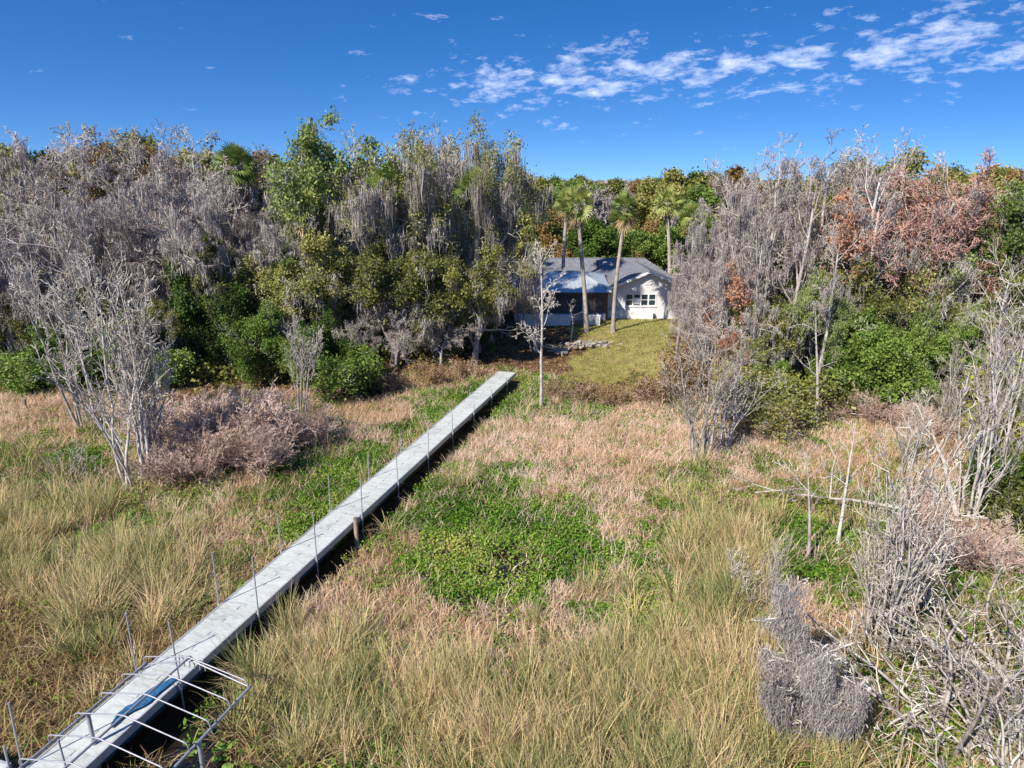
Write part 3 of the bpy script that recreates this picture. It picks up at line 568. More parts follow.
# cabbage palm
def palm_proto(seed, Ht=9.0, lean=.5, dead=8, skirt=True):
    rg = np.random.default_rng(seed); pr = Proto(); pr.parts = []
    k = np.linspace(0, 1, 12); tp = np.stack([lean * k ** 1.6 + .06 * np.sin(k * 5 + seed), .15 * np.sin(k * 3.0 + seed), k * Ht], -1); rad = .17 - .035 * k; rad[0] = .25; rad[-2:] = .2
    tr = MB(); v, f, r_2 = tubes(tp[None], rad[None], 9); tr.add(v, f, r_2); pr.parts.append(('trunk', tr.mesh('trunk', BARK_PALM, True)))
    top = tp[-1]
    def frond(mb, az, elv, plen, flen, droop):
        d = np.array([math.cos(az) * math.cos(elv), math.sin(az) * math.cos(elv), math.sin(elv)])
        q_ = np.linspace(0, 1, 4)[:, None]; pet = top + d * q_ * plen + np.array([0, 0, -droop * .25]) * q_ ** 2 * plen
        v, f, r3 = tubes(pet[None], np.full((1, 4), .02), 3); mb.add(v, f, .3)
        hub = pet[-1]; s = norm(np.cross(d, [0, 0, 1.])); u = np.cross(s, d); ro = rg.normal(0, .75); s, u = s * math.cos(ro) + u * math.sin(ro), u * math.cos(ro) - s * math.sin(ro); nl = 15; c0 = rg.random()
        for j in range(nl):
            a = (j - (nl - 1) / 2) / (nl - 1) * 2 * R(105); dl = norm(d * math.cos(a) + s * math.sin(a) + u * .15); l = flen * (1 - .25 * abs(a) / R(105)) * rg.uniform(.7, 1.1)
            wv = norm(np.cross(dl, u)) * .038; pts = []
            for t_ in (0, .35, .7, 1):
                c = hub + dl * l * t_ + np.array([0, 0, -1.]) * droop * l * .75 * t_ ** 2.2; ww = (.25, 1, .8, .1)[(0, .35, .7, 1).index(t_)]; pts += [c - wv * ww, c + wv * ww]
            mb.add(pts, [[0, 1, 3, 2], [2, 3, 5, 4], [4, 5, 7, 6]], min(1, .2 + .5 * c0 + .3 * rg.random()))
    cr = MB()
    for i in range(38):
        e = R(82) - R(130) * ((i + .5) / 38) ** .95; frond(cr, i * 2.4 + rg.random() * .4, e, rg.uniform(.55, .95), rg.uniform(.7, .95), rg.uniform(.1, .45))
    pr.parts.append(('fronds', cr.mesh('fronds', PALM_LF)))
    if skirt:
        dm = MB()
        for i in range(dead): frond(dm, i * 2.4 + rg.random(), R(-55) - rg.random() * .5, rg.uniform(.5, .8), rg.uniform(.6, .9), .6)
        pr.parts.append(('dead_fronds', dm.mesh('dead_fronds', PALM_DEAD)))
    pr.h = Ht + 1.3; pr.w = 3.4; return pr
PR['palm0'] = palm_proto(1, 9.0, .3, 8); PR['palm1'] = palm_proto(2, 9.0, -1.0, 10); PR['palm2'] = palm_proto(3, 9.0, .5, 14)

# ------------------------------------------------------------------ placing plants
placed = []
CAT = {}
def height_for(px, Yd, top, z0):
    d = ray(px, top); t = Yd / d[1]; return H + t * d[2] - z0
def put(kind, px, top, base=None, Yd=None, w=1.0, lean=(0, 0), rz=None, name=None, desc=None, where=None, cat=None, group=None, fixed=None, label=None):
    """stand a plant at the ground point seen at (px, base), or at px and distance Yd, tall enough to reach the row 'top'"""
    if base is not None: p = onground(px, base)
    else:
        z = .9
        for _ in range(5):
            dd = ray(px, 384); x = (px - 512) / F_PX * (Yd * math.cos(PITCH) - (z - H) * math.sin(PITCH)); z = float(gz(x, Yd))
        p = np.array([x, Yd, z])
    h = height_for(px, p[1], top, p[2]) if fixed is None else fixed
    pr = PR[kind]; s = max(h, .5) / pr.h; lr = random.Random(int(px * 131 + top * 17))
    o = empty(name, (p[0], p[1], p[2] - .05)); o.rotation_euler = (lean[1], lean[0], lr.uniform(0, 6.28) if rz is None else rz); sw = s * w if w else s
    o.scale = (sw, sw, s)
    for nm, me in pr.parts:
        c = bpy.data.objects.new(nm, me); COL.objects.link(c); c.parent = o
    o['category'] = cat; o['group'] = group or (desc + ' ' + where)
    placed.append((o, desc, where, px, label)); return o
LW1 = 'fronting the left woods'; LW2 = 'inside the left woods'; LW3 = 'on the left skyline'
RW1 = 'fronting the right woods'; RW2 = 'inside the right woods'; RW3 = 'on the right skyline'
BH = 'behind the house'; LM = 'in the left marsh'; RM = 'in the right marsh'; YD = 'in front of the house'
T = 'tree'
MOSSY = 'leafless tree hung with grey moss'; TALL = 'tall pale trunked bare tree'; OAK = 'live oak draped in long moss'; OLV = 'olive leaved tree with mossy boughs'
DKG = 'dense dark green tree'; GRN = 'bright green bushy tree'; LTG = 'airy yellow green tree'; RED = 'bare tree with reddish fine twigs'; RUST = 'thin tree holding rust orange leaves'
BRN = 'tree with brownish olive leaves'; PALM = 'cabbage palm with fan fronds'; MUL = 'many stemmed pale bare small tree'; SNAG = 'slender dead grey snag'
def group_put(items, kindbase, nvar, desc, where, name, cat):
    for it in items:
        k = kindbase + str(int(it['px'] * 7 + it['top']) % nvar); put(k, name=name, desc=desc, where=where, cat=cat, **it)
def D(px, top, Yd=None, base=None, w=1.0, **k): return dict(px=px, top=top, Yd=Yd, base=base, w=w, **k)
# left woods
group_put([D(18, 190, 44, w=1.1), D(62, 215, 43.5), D(98, 150, 47, w=1.1), D(150, 170, 46.5), D(205, 150, 48), D(252, 172, 48, w=.95), D(290, 215, 49, w=.8)], 'mossy', 3, MOSSY, LW1, 'mossy_tree', T)
group_put([D(-20, 150, 52), D(35, 132, 54, w=1.1), D(75, 118, 56), D(122, 114, 55, w=1.1), D(178, 122, 56), D(222, 140, 57), D(278, 172, 58)], 'mossy', 3, MOSSY, LW2, 'mossy_tree', T)
group_put([D(78, 118, 62, w=1.1), D(118, 120, 62), D(168, 128, 63), D(196, 124, 64, w=1.1)], 'brownish', 1, BRN, LW3, 'broadleaf_tree', T)
group_put([D(20, 160, 66), D(48, 148, 64), D(145, 135, 68), D(215, 148, 66)], 'olive', 2, OLV, LW3, 'broadleaf_tree', T)
group_put([D(2, 118, 70, w=.45)], 'dark', 2, DKG, LW3, 'evergreen_tree', T)
group_put([D(338, 116, 52, w=.95), D(322, 175, 50, w=.8)], 'light', 2, LTG, LW2, 'light_green_tree', T)
group_put([D(402, 130, 52, w=.9), D(452, 110, 50, w=.85), D(490, 150, 51, w=.5)], 'oak', 2, OAK, LW2, 'live_oak', T)
group_put([D(372, 160, 56), D(425, 122, 57)], 'mossy', 3, MOSSY, 'behind the big live oak', 'mossy_tree', T)
group_put([D(300, 262, 45.5), D(345, 232, 47.5, w=1.1), D(395, 235, 46.5, w=1.1), D(438, 215, 47.5, w=1.0), D(474, 245, 47, w=.85), D(255, 265, 47)], 'olive', 2, OLV, LW1, 'broadleaf_tree', T)
group_put([D(200, 262, 45.5, w=.8), D(232, 285, 44.5), D(290, 250, 47.5, w=.7), D(20, 300, 45), D(485, 300, 49, w=.7)], 'dark', 2, DKG, LW1, 'evergreen_tree', T)
group_put([D(325, 312, base=390, w=.85), D(262, 305, base=384, w=1.0), D(356, 338, base=388, w=.8), D(298, 330, base=390, w=.8), D(120, 320, base=385), D(60, 318, base=388)], 'green', 2, GRN, LW1, 'leafy_tree', T)
group_put([D(395, 300, 44.5), D(440, 300, 45.2), D(365, 310, 44)], 'mossy', 3, 'small bare tree trailing grey moss', LW1, 'mossy_tree', T)
group_put([D(30, 285, 43.8, w=.8), D(112, 280, 43.5, w=.8), D(158, 300, 43), D(5, 262, 45), D(222, 232, 47, w=.7)], 'olive', 2, 'low olive tree with grey twigs', 'under the mossy trees at left', 'broadleaf_tree', T)
group_put([D(75, 300, 43, w=.9), D(135, 305, 42.8, w=.9), D(268, 300, 43, w=.8)], 'light', 2, 'small fresh green tree', 'under the mossy trees at left', 'light_green_tree', T)
# palms rising out of the woods
put('palm0', 258, 140, Yd=58, name='palm_tree', cat='palm', desc=PALM, where=LW3, label='cabbage palm crown on the left skyline above grey mossy trees', group='cabbage palms')
put('palm0', 311, 186, Yd=48.5, w=.95, name='palm_tree', cat='palm', desc=PALM, where='', label='cabbage palm with visible trunk below the airy yellow green tree', group='cabbage palms', rz=.4)
put('palm2', 404, 158, Yd=48, name='palm_tree', cat='palm', desc=PALM, where='', label='cabbage palm crown rising through the moss left of the big live oak', group='cabbage palms')
put('palm0', 480, 165, Yd=49.5, name='palm_tree', cat='palm', desc=PALM, where='', label='dark cabbage palm crown inside the big moss draped live oak', group='cabbage palms')
# palms by the house
put('palm0', 562, 184, base=312, w=.95, rz=.3, name='palm_tree', cat='palm', desc=PALM, where=YD, label='straight cabbage palm before the porch, leftmost of the three house palms', group='cabbage palms')
put('palm1', 586, 183, base=332, w=.95, rz=0, name='palm_tree', cat='palm', desc=PALM, where=YD, label='cabbage palm with left leaning trunk, middle of the three house palms', group='cabbage palms')
put('palm2', 613, 189, base=332, w=.9, rz=0, name='palm_tree', cat='palm', desc=PALM, where=YD, label='cabbage palm with tan dead skirt before the gable wall', group='cabbage palms')
put('palm2', 668, 186, Yd=69, w=1.1, name='palm_tree', cat='palm', desc=PALM, where=BH, label='broad cabbage palm with brown skirt behind the right end of the house', group='cabbage palms')
put('palm0', 690, 200, Yd=66, w=1.1, name='palm_tree', cat='palm', desc=PALM, where=BH, label='cabbage palm half hidden by right woods behind the house', group='cabbage palms')
# yard trees
put('slim0', 541, 238, base=411, w=1.0, name='bare_tree', cat=T, desc=SNAG, where=YD, label='lone thin white trunked bare tree right of the walkway end', group='bare trees')
put('multi0', 534, 240, base=352, w=.7, name='bare_tree', cat=T, desc=MUL, where=YD, label='bare grey tree in the yard just left of the house palms', group='bare trees')
put('multi2', 520, 268, Yd=54, w=.9, name='bare_tree', cat=T, desc=MUL, where=YD, label='pale bare tree at the left end of the house', group='bare trees')
put('snag1', 571, 300, base=340, w=1.5, name='bare_tree', cat=T, desc=MUL, where=YD, label='small crooked dead tree beside the rubble pile on the lawn', group='bare trees')
# right woods
group_put([D(676, 240, 46, w=.5), D(690, 205, 43, w=.55), D(712, 168, 42, w=.7), D(738, 152, 43, w=.8), D(728, 248, 39, w=.8), D(694, 275, 41, w=.6), D(768, 165, 44, w=.8)], 'mossy', 3, MOSSY, RW1, 'mossy_tree', T)
group_put([D(757, 130, 40), D(795, 128, 41), D(834, 130, 40), D(884, 150, 40, lean=(.12, 0)), D(775, 165, 38), D(812, 215, 36.5, w=.8), D(850, 170, 39), D(744, 180, 39, w=.8), D(925, 180, 39), D(905, 165, 41), D(868, 145, 42)], 'tall', 3, TALL, RW1, 'bare_tree', T)
group_put([D(802, 125, 45), D(772, 138, 47), D(858, 135, 47), D(725, 145, 48), D(822, 132, 49)], 'tall', 3, TALL, RW2, 'bare_tree', T)
group_put([D(800, 155, 48, w=1.0), D(765, 185, 46), D(845, 175, 48)], 'mossy', 3, MOSSY, RW2, 'mossy_tree', T)
group_put([D(918, 148, 40, w=1.1), D(885, 170, 41, w=1.0), D(945, 178, 42)], 'red', 2, RED, RW2, 'red_budded_tree', T)
group_put([D(742, 262, 39.5, w=1.0), D(848, 192, 40, w=.9), D(934, 245, 44, w=1.0)], 'rust', 1, RUST, RW1, 'rust_leaved_tree', T)
group_put([D(850, 160, 60), D(888, 152, 60), D(940, 168, 62), D(770, 190, 58), D(1010, 178, 60), D(975, 185, 62)], 'olive', 2, OLV, RW3, 'broadleaf_tree', T)
group_put([D(845, 225, 42, w=1.0), D(798, 265, 40), D(965, 215, 43), D(880, 240, 41), D(815, 180, 46)], 'olive', 2, OLV, RW2, 'broadleaf_tree', T)
group_put([D(975, 185, 43), D(1012, 180, 41, w=1.0), D(1030, 225, 39), D(945, 235, 40)], 'light', 2, LTG, RW1, 'light_green_tree', T)
group_put([D(868, 312, 37, w=1.0), D(835, 340, 37.5), D(955, 320, 37), D(905, 345, 36), D(770, 350, 38)], 'green', 2, GRN, RW1, 'leafy_tree', T)
group_put([D(775, 340, 39), D(815, 320, 42), D(850, 290, 44), D(990, 320, 42), D(720, 330, 43)], 'dark', 2, DKG, RW1, 'evergreen_tree', T)
group_put([D(828, 275, 37.5, w=.7), D(782, 262, 38, w=.6), D(948, 285, 37, w=.7), D(905, 270, 38.5, w=.7), D(722, 305, 39.5, w=.7)], 'light', 2, 'small fresh green tree', 'among the pale trunks at right', 'light_green_tree', T)
group_put([D(758, 300, 38.5, w=.8), D(858, 280, 38.5, w=.8), D(985, 270, 38, w=.8)], 'olive', 2, 'low olive tree with grey twigs', 'among the pale trunks at right', 'broadleaf_tree', T)
# small pale trees at the edge and out in the marsh
group_put([D(700, 300, base=462, w=1.1), D(724, 335, base=448, w=1.0)], 'sparse', 3, MUL, 'beside the tan grass right of centre', 'bare_tree', T)
group_put([D(88, 210, base=428, w=.8), D(150, 240, base=478, w=.7)], 'multi', 4, MUL, LM, 'bare_tree', T)
group_put([D(138, 235, base=490, w=.95), D(160, 262, base=474, w=.8)], 'sparse', 3, 'grey many stemmed bare tree with open branches', LM, 'bare_tree', T)
group_put([D(303, 292, base=415, w=.7)], 'multi', 1, 'small white stemmed bare tree', 'before the bright green bushes left of the walkway', 'bare_tree', T)
group_put([D(985, 235, base=470, w=.8), D(940, 330, base=440, w=.8), D(1015, 330, base=460, w=.9), D(905, 380, base=470, w=.8), D(965, 290, base=520, w=.75)], 'sparse', 3, MUL, RM, 'bare_tree', T)
group_put([D(884, 372, base=655, w=.75), D(872, 420, base=648, w=.6), D(1008, 600, base=775, w=1.2), D(770, 530, base=610, w=.9)], 'sparse', 3, 'white branched dead tree', 'in the near right marsh', 'dead_tree', 'dead tree')
group_put([D(816, 300, base=430), D(838, 425, base=545, w=1), D(808, 430, base=560)], 'snag', 3, SNAG, RM, 'snag', 'dead tree')
put('rust0', 712, 332, base=445, w=.6, name='red_leaved_sapling', cat=T, desc='', where='', label='pale sapling topped with a few red leaves right of centre', group='saplings')
group_put([D(948, 605, base=748, w=1.4), D(1014, 560, base=700, w=1.3), D(1010, 670, base=790, w=1.3)], 'arch', 1, 'sprawling dead bush with long arching white branches', 'at bottom right', 'dead_bush', 'bush')
B = 'bush'
group_put([D(178, 385, base=452, w=1.5), D(215, 390, base=458, w=1.5), D(250, 378, base=450, w=1.5), D(285, 392, base=452, w=1.4), D(235, 405, base=470, w=1.3), D(205, 420, base=480, w=1.2), D(310, 405, base=450, w=1.1), D(175, 430, base=486, w=1.2), D(268, 412, base=474, w=1.2)],
          'pinkbush', 2, 'pinkish brown leafless bush', 'left of the walkway', 'twiggy_bush', B)
group_put([D(340, 372, base=402, w=1.3), D(385, 368, base=392, w=1.2), D(430, 362, base=385, w=1.2), D(465, 358, base=380, w=1)], 'brownbush', 2, 'brown scrubby bush', 'by the far end of the walkway', 'scrub_bush', B)
group_put([D(582, 380, base=402, w=1.4), D(612, 384, base=406, w=1.4), D(650, 376, base=404, w=1.2), D(678, 350, base=398, w=.8), D(556, 380, base=398, w=1.1)], 'brownbush', 2, 'brown scrubby bush', 'at the foot of the lawn', 'scrub_bush', B)
group_put([D(752, 372, base=425, w=1.5), D(790, 365, base=418, w=1.3), D(765, 390, base=438, w=1.2), D(845, 362, base=412, w=1.2), D(1010, 475, base=530, w=1.2), D(960, 400, base=430)], 'olivebush', 2, 'dark olive bush', 'below the right woods', 'olive_bush', B)
group_put([D(860, 350, base=408, w=1.3), D(875, 372, base=410, w=1.2), D(1000, 440, base=500), D(345, 345, base=398, w=1.2), D(30, 352, base=392, w=1.4), D(95, 348, base=390, w=1.3), D(155, 345, base=388, w=1.2)], 'greenbush', 2, 'rounded green bush', 'at the edge of the woods', 'green_bush', B)
group_put([D(735, 342, base=395, w=.9), D(1012, 390, base=460, w=1.0), D(1022, 350, base=440, w=1.0), D(790, 378, base=420, w=.7)], 'yellowbush', 2, 'yellow green bush', 'at the edge of the right woods', 'yellow_bush', B)
group_put([D(820, 395, base=420, w=1.6), D(880, 390, base=425, w=1.8), D(940, 500, base=560, w=1.6), D(985, 520, base=570, w=1.5), D(930, 400, base=440, w=1.4), D(760, 400, base=440, w=1.4)], 'pinkbush', 2, 'pinkish brown leafless bush', 'in the right marsh', 'twiggy_bush', B)
group_put([D(762, 378, base=425, w=1.4), D(980, 405, base=450, w=1.5), D(1015, 400, base=450, w=1.2), D(70, 440, base=482, w=1), D(745, 550, base=612, w=.8)],
          'greybush', 1, 'grey bare tangled bush', 'in the marsh', 'bare_bush', B)

# woods behind: everything deeper than the named rows
def random_row(n, x0, x1, y0, y1, hmin, hmax, kinds, desc, name):
    for _ in range(n):
        x = random.uniform(x0, x1); y = random.uniform(y0, y1); z = float(gz(x, y)); k = random.choice(kinds)
        o = empty(name, (x, y, z - .1)); pr = PR[k]; s = random.uniform(hmin, hmax) / pr.h; ww = s * random.uniform(.9, 1.3); o.scale = (ww, ww, s); o.rotation_euler.z = random.uniform(0, 6.28)
        for nm, me in pr.parts:
            if nm in ('trunk',) and y > 90: continue
            c = bpy.data.objects.new(nm, me); COL.objects.link(c); c.parent = o
        o['category'] = T; o['group'] = desc; o['label'] = desc
def far_kinds(): return ['fargreen0', 'farolive0', 'farbrown0', 'fardark0', 'farbare0', 'farbare0', 'farolive0']
for i in range(13):   # belt right behind the roof
    px = 512 + i * 16 + random.uniform(-5, 5); k = ['fargreen0', 'farolive0', 'fardark0', 'farbrown0', 'fargreen0'][i % 5]
    put(k, px, random.uniform(206, 236), Yd=random.uniform(74, 80), w=random.uniform(1.0, 1.3), name='leafy_tree', desc='leafy tree in mixed green and olive', where='rising just behind the house roof', cat=T)
random_row(34, -20, 40, 84, 130, 10.0, 11.8, ['farbrown0', 'farbare0', 'farolive0', 'farbare0', 'fargreen0'], 'distant brown and green treetops beyond the house, below the skyline', 'distant_tree')
random_row(60, -75, -14, 62, 100, 11, 14.5, ['farbare0', 'farbrown0', 'farolive0', 'mossy0', 'mossy1', 'fardark0'], 'background tree hidden deep within the left woods', 'woodland_tree')
random_row(50, 22, 75, 58, 100, 10.5, 13, ['farbare0', 'farbrown0', 'farolive0', 'mossy0', 'tall0', 'fardark0'], 'background tree hidden deep within the right woods', 'woodland_tree')
random_row(70, -160, 160, 135, 240, 10, 12.4, far_kinds(), 'tiny treetop of the far forest along the horizon', 'distant_tree')
# far-off forest reading as one mass
fr = np.random.default_rng(5); n = 130000; x = fr.uniform(-900, 900, n); y = fr.uniform(240, 900, n); z = 3 + 9.0 * fr.random(n) ** .5 * (.62 + .62 * fbm(x, y, 14, 91))
ff = MB(); leafquads(np.stack([x, y, z], -1), fr.uniform(.8, 2.2, n), np.clip(fr.random(n) * .5 + fbm(x, y, 60, 93) * .5, 0, 1), ff, .8, 1.2, fr)
prop(ff.build('far_forest', FARM), 'far forest canopy that runs to the horizon', 'forest', kind='stuff')

ORD = ['leftmost', 'second from left', 'third from left', 'fourth from left', 'fifth from left', 'sixth from left', 'seventh from left', 'eighth from left', 'ninth from left', 'tenth from left', 'eleventh from left', 'twelfth from left', 'thirteenth from left', 'fourteenth from left']
from collections import defaultdict
gr = defaultdict(list)
for o, desc, where, px, label in placed:
    if label: o['label'] = label
    else: gr[(desc, where)].append((px, o))
for (desc, where), L_ in gr.items():
    L_.sort(key=lambda t: t[0])
    for k, (px, o) in enumerate(L_):
        o['group'] = desc + 's ' + where
        o['label'] = (desc + ' ' + where) if len(L_) == 1 else f'{desc} {where}, {ORD[k]}'

# ------------------------------------------------------------------ mossy snag in the near right marsh
def mossy_snag(px, base, top, label, leanx, seed, n):
    rg = np.random.default_rng(seed); p = onground(px, base); h = height_for(px, p[1], top, p[2]); o = empty('mossy_snag', tuple(p), label, 'dead tree', 'moss smothered dead trunks')
    ns = 6; aa = rg.uniform(0, 6.28, ns); tl = rg.uniform(.05, .42, ns); hh = np.concatenate([[h], rg.uniform(.35, .85, ns - 1) * h])
    prm = spread_prm(levels=4, seg=[8, 5, 4, 3], bases=np.stack([np.cos(aa) * .12, np.sin(aa) * .12, aa * 0], -1), dirs=np.stack([np.cos(aa) * tl + leanx, np.sin(aa) * tl * .6, np.ones(ns)], -1), L0=list(hh), R0=list(.05 + .05 * hh / h),
                     nch=[5, 4, 3], t0=[.35, .2, .2], ratio=[.30, .5, .5], ang=[45, 45, 45], wob=[.12, .2, .25, .3], trop=[.10, .05, .0, 0])
    lev = grow_tree(rg, prm); tr = MB()
    for l, (q_, r_3, d_) in enumerate(lev[:1]): v, f, rr = tubes(q_, r_3, 8); tr.add(v, f, rr)
    tr.build('trunk', BARK_GREY, o, True); tw = MB()
    for q_, r_3, d_ in lev[1:]: v, f, rr = tubes(q_, np.maximum(r_3, .006), 3); tw.add(v, f, rr)
    tw.build('branches', TWIG_PALE, o); mm = MB(); st = lev[0][0]; w_ = np.linspace(0, 1, 6)[None, :, None, None]; dn = (st[:, None, :-1] * (1 - w_) + st[:, None, 1:] * w_).reshape(-1, 3)
    cand = np.concatenate([dn, lev[1][0][:, :4].reshape(-1, 3)]); cand = cand[cand[:, 2] > h * .28]; cand = cand[fbm(cand[:, 0] * 3 + 40, cand[:, 2] * 3 + 40, .9, seed) > .38]
    moss_strands(rg, mm, cand, n, .08, .65, wd=.008, clump=16); mm.build('spanish_moss', MOSS, o)
mossy_snag(832, 752, 600, 'thick dead trunk smothered in grey moss in the near right marsh', -.12, 61, 900)
mossy_snag(796, 742, 655, 'shorter moss smothered dead stem left of the thick mossy trunk', -.35, 62, 380)
mossy_snag(925, 515, 470, 'small hanging clump of grey moss on a dead sapling in the right marsh', .05, 63, 120)

# ------------------------------------------------------------------ fallen logs
def log(a, b, r0, label, zlift=.35, br=5, seed=1):
    rg = np.random.default_rng(seed); A = onground(*a); Bq = onground(*b); A[2] += zlift; Bq[2] += zlift * 1.2; k = np.linspace(0, 1, 9)[:, None]
    pts = A + (Bq - A) * k + rg.normal(0, .05, (9, 3)); pts[:, 2] += .12 * np.sin(k[:, 0] * 3.1)
    o = empty('fallen_branch', tuple(A), label, 'fallen branch', 'bleached fallen branches'); mb = MB(); mb.tube(pts - A, r0 * (1 - .6 * k[:, 0]), 8); mb.build('stem', LOGM, o, True)
    L_ = np.linalg.norm(Bq - A); idx = rg.integers(3, 8, br); dirs = norm((Bq - A)[None] / L_ + rg.normal(0, .6, (br, 3)) + np.array([0, 0, .35]))
    lev = grow_tree(rg, spread_prm(bases=pts[idx] - A, dirs=dirs, L0=list(rg.uniform(.15, .4, br) * L_), R0=[r0 * .45] * br, levels=3, seg=[5, 4, 3], nch=[4, 3], t0=[.2, .2], ratio=[.45, .5], flare=0, rmin=.012)); t2 = MB()
    for q_, r_3, d_ in lev: v, f, rr = tubes(q_, r_3, 4); t2.add(v, f, rr)
    t2.build('side_branches', TWIG_PALE, o)
log((905, 522), (756, 505), .07, 'long bleached fallen branch crossing the green weeds in the right marsh', .5, 7, 1)
log((945, 428), (850, 424), .06, 'pale fallen branch lying across the tan grass right of centre', .4, 4, 2)
log((1030, 535), (960, 530), .08, 'pale log at the right edge above the green weeds', .4, 3, 3)
log((955, 545), (870, 575), .06, 'curving pale branch right of the white shrub trees', .9, 6, 4)
log((955, 520), (925, 412), .10, 'leaning dead trunk slanting left in the right marsh', .3, 6, 5)
log((1010, 720), (905, 610), .06, 'pale fallen branch slanting through the tangle near bottom right', .8, 9, 6)
log((1020, 690), (885, 745), .06, 'low pale fallen branch at the bottom right', .6, 9, 7)

# ------------------------------------------------------------------ walkway
dv = np.array([DX[0], DX[1], 0]); nv = np.array([DX[1], -DX[0], 0]); O = np.array([-10.13, 11.58, 0])
DZ = .75
ang_d = -math.atan2(DX[0], DX[1])
bw = empty('boardwalk', tuple(O + np.array([0, 0, 0])), 'long narrow grey boardwalk running from bottom left to the yard', 'boardwalk'); bw.rotation_euler.z = ang_d
# local: x across (0..1.2), y along
S0, S1 = -6.1, 32.6; SEC = 3.05
ns = int(round((S1 - S0) / SEC)); offs = 2.95 - SEC * 3
for i in range(14):
    y0 = offs + i * SEC; y1 = min(y0 + SEC - .03, S1)
    if y0 > S1: break
    dk = MB(); npl = max(2, int(round((y1 - y0) / .152))); st = (y1 - y0) / npl
    for k in range(npl):
        j = random.uniform(-.001, .001); gp = .0022 if k % 5 else .005
        for (a_, b_3) in (((.05, .5985), (.6015, 1.15)) if k % 4 else ((.05, .588), (.612, 1.15))):
            v = np.array([[x_, y_, z_] for z_ in (DZ - .03, DZ + j) for y_ in (y0 + k * st + gp, y0 + (k + 1) * st - gp) for x_ in (a_, b_3)])
            dk.add(v, [[0, 2, 3, 1], [4, 5, 7, 6], [0, 1, 5, 4], [2, 6, 7, 3], [0, 4, 6, 2], [1, 3, 7, 5]], random.random())
    dk.build('deck_section', DECK, bw)
    fr_ = MB()
    for (a_, b_3) in ((0, .046), (1.154, 1.2)): fr_.box(a_, b_3, y0 + .004, y1 - .004, DZ - .2, DZ + .015)
    for yy in (y0 + .02, (y0 + y1) / 2, y1 - .06): fr_.box(.048, 1.152, yy, yy + .04, DZ - .17, DZ - .036)
    fr_.build('side_beam', ALU, bw)
def gzl(lx, ly):
    p = O + nv * lx + dv * ly; return float(gz(p[0], p[1]))
def pole(lx, ly, top, r=.019, cap=True):
    top *= .85
    lean = (random.uniform(-.06, .06), random.uniform(-.05, .05)); zb = gzl(lx, ly) - .3; mb = MB(); h = DZ + top - zb
    mb.tube([[lx, ly, zb], [lx + lean[0] * .3, ly + lean[1] * .3, DZ], [lx + lean[0], ly + lean[1], DZ + top]], r, 8)
    if cap: mb.tube([[lx + lean[0], ly + lean[1], DZ + top - .02], [lx + lean[0], ly + lean[1], DZ + top + .03]], r * 1.25, 8)
    o = mb.build('support_pole', STEEL, bw, True)
    bk = MB(); bk.tube([[lx, ly, DZ - .19], [lx, ly, DZ + .04]], r * 1.7, 8); bk.box(min(lx, .6 if lx > .6 else 0) if lx < .6 else 1.203, lx if lx > .6 else -.003, ly - .035, ly + .035, DZ - .15, DZ - .04); bk.build('pole_bracket', ALU, o)
tops_l = {0: 1.9, 1: 2.0, 2: 1.95, 3: 1.6, 4: 1.7, 5: 1.35, 6: 1.15, 7: .55, 8: .4, 9: .3, 10: .3}; tops_r = {0: 1.3, 1: 2.0, 2: 2.0, 3: 1.9, 4: 1.7, 5: 1.45, 6: 1.2, 7: 1.1, 8: .5, 9: .4, 10: .3}
for i in range(-2, 10):
    yy = 3.0 + i * SEC if i >= 0 else 3.0 + i * SEC
    pole(-.06, yy, tops_l.get(i + 1, 1.9)); pole(1.26, yy, tops_r.get(i + 1, 1.9))
tp = MB(); k = 9; gxv = np.linspace(0, 1, 15); gyv = np.linspace(0, 1, k); pts = []  # crumpled dark blue sheet along the right edge of the deck
for a_ in gxv:
    for b_3 in gyv:
        wd_ = .40 * math.sin(.15 + a_ * 2.6) + .02; lx = 1.16 - (1 - a_) * .30 - wd_ * (1 - b_3) * .8 + .02 * math.sin(a_ * 17); ly = 1.35 + a_ * 1.7; pts.append([lx - .05 * math.sin(a_ * 9), ly, DZ + .03 + .03 * abs(math.sin(a_ * 21 + b_3 * 6)) + .02 * random.random()])
ii = np.arange(15 * k).reshape(15, k)
tp.add(pts, np.stack([ii[:-1, :-1], ii[:-1, 1:], ii[1:, 1:], ii[1:, :-1]], -1)); to = tp.build('blue_sheet', BLUE_SHEET); to.location = tuple(O); to.rotation_euler.z = ang_d
prop(to, 'crumpled dark blue sheet lying along the right edge of the boardwalk', 'tarp')
sm = to.modifiers.new('thick', 'SOLIDIFY'); sm.thickness = .01
# wooden post beside the walkway
pp = O + nv * 1.42 + dv * 11.4; pp[2] = float(gz(pp[0], pp[1])); wp = MB(); wp.tube([[0, 0, -.4], [0, 0, .5], [.01, 0, 1.12]], [.085, .08, .08], 10); wo = empty('wooden_post', tuple(pp), 'short weathered wooden post beside the right edge of the boardwalk', 'post')
wp.build('shaft', WOODP, wo, True); wc = MB(); wc.tube([[.01, 0, 1.12], [.01, 0, 1.17]], [.095, .07], 10); wc.build('cap', BARK_DARK, wo, True)
pp = onground(27, 412); wp = MB(); wp.tube([[0, 0, -.2], [0, 0, .75]], .07, 8); wo = wp.build('wooden_post', BARK_DARK, None, True, tuple(pp)); prop(wo, 'stubby dark post standing in tan grass at far left', 'post')
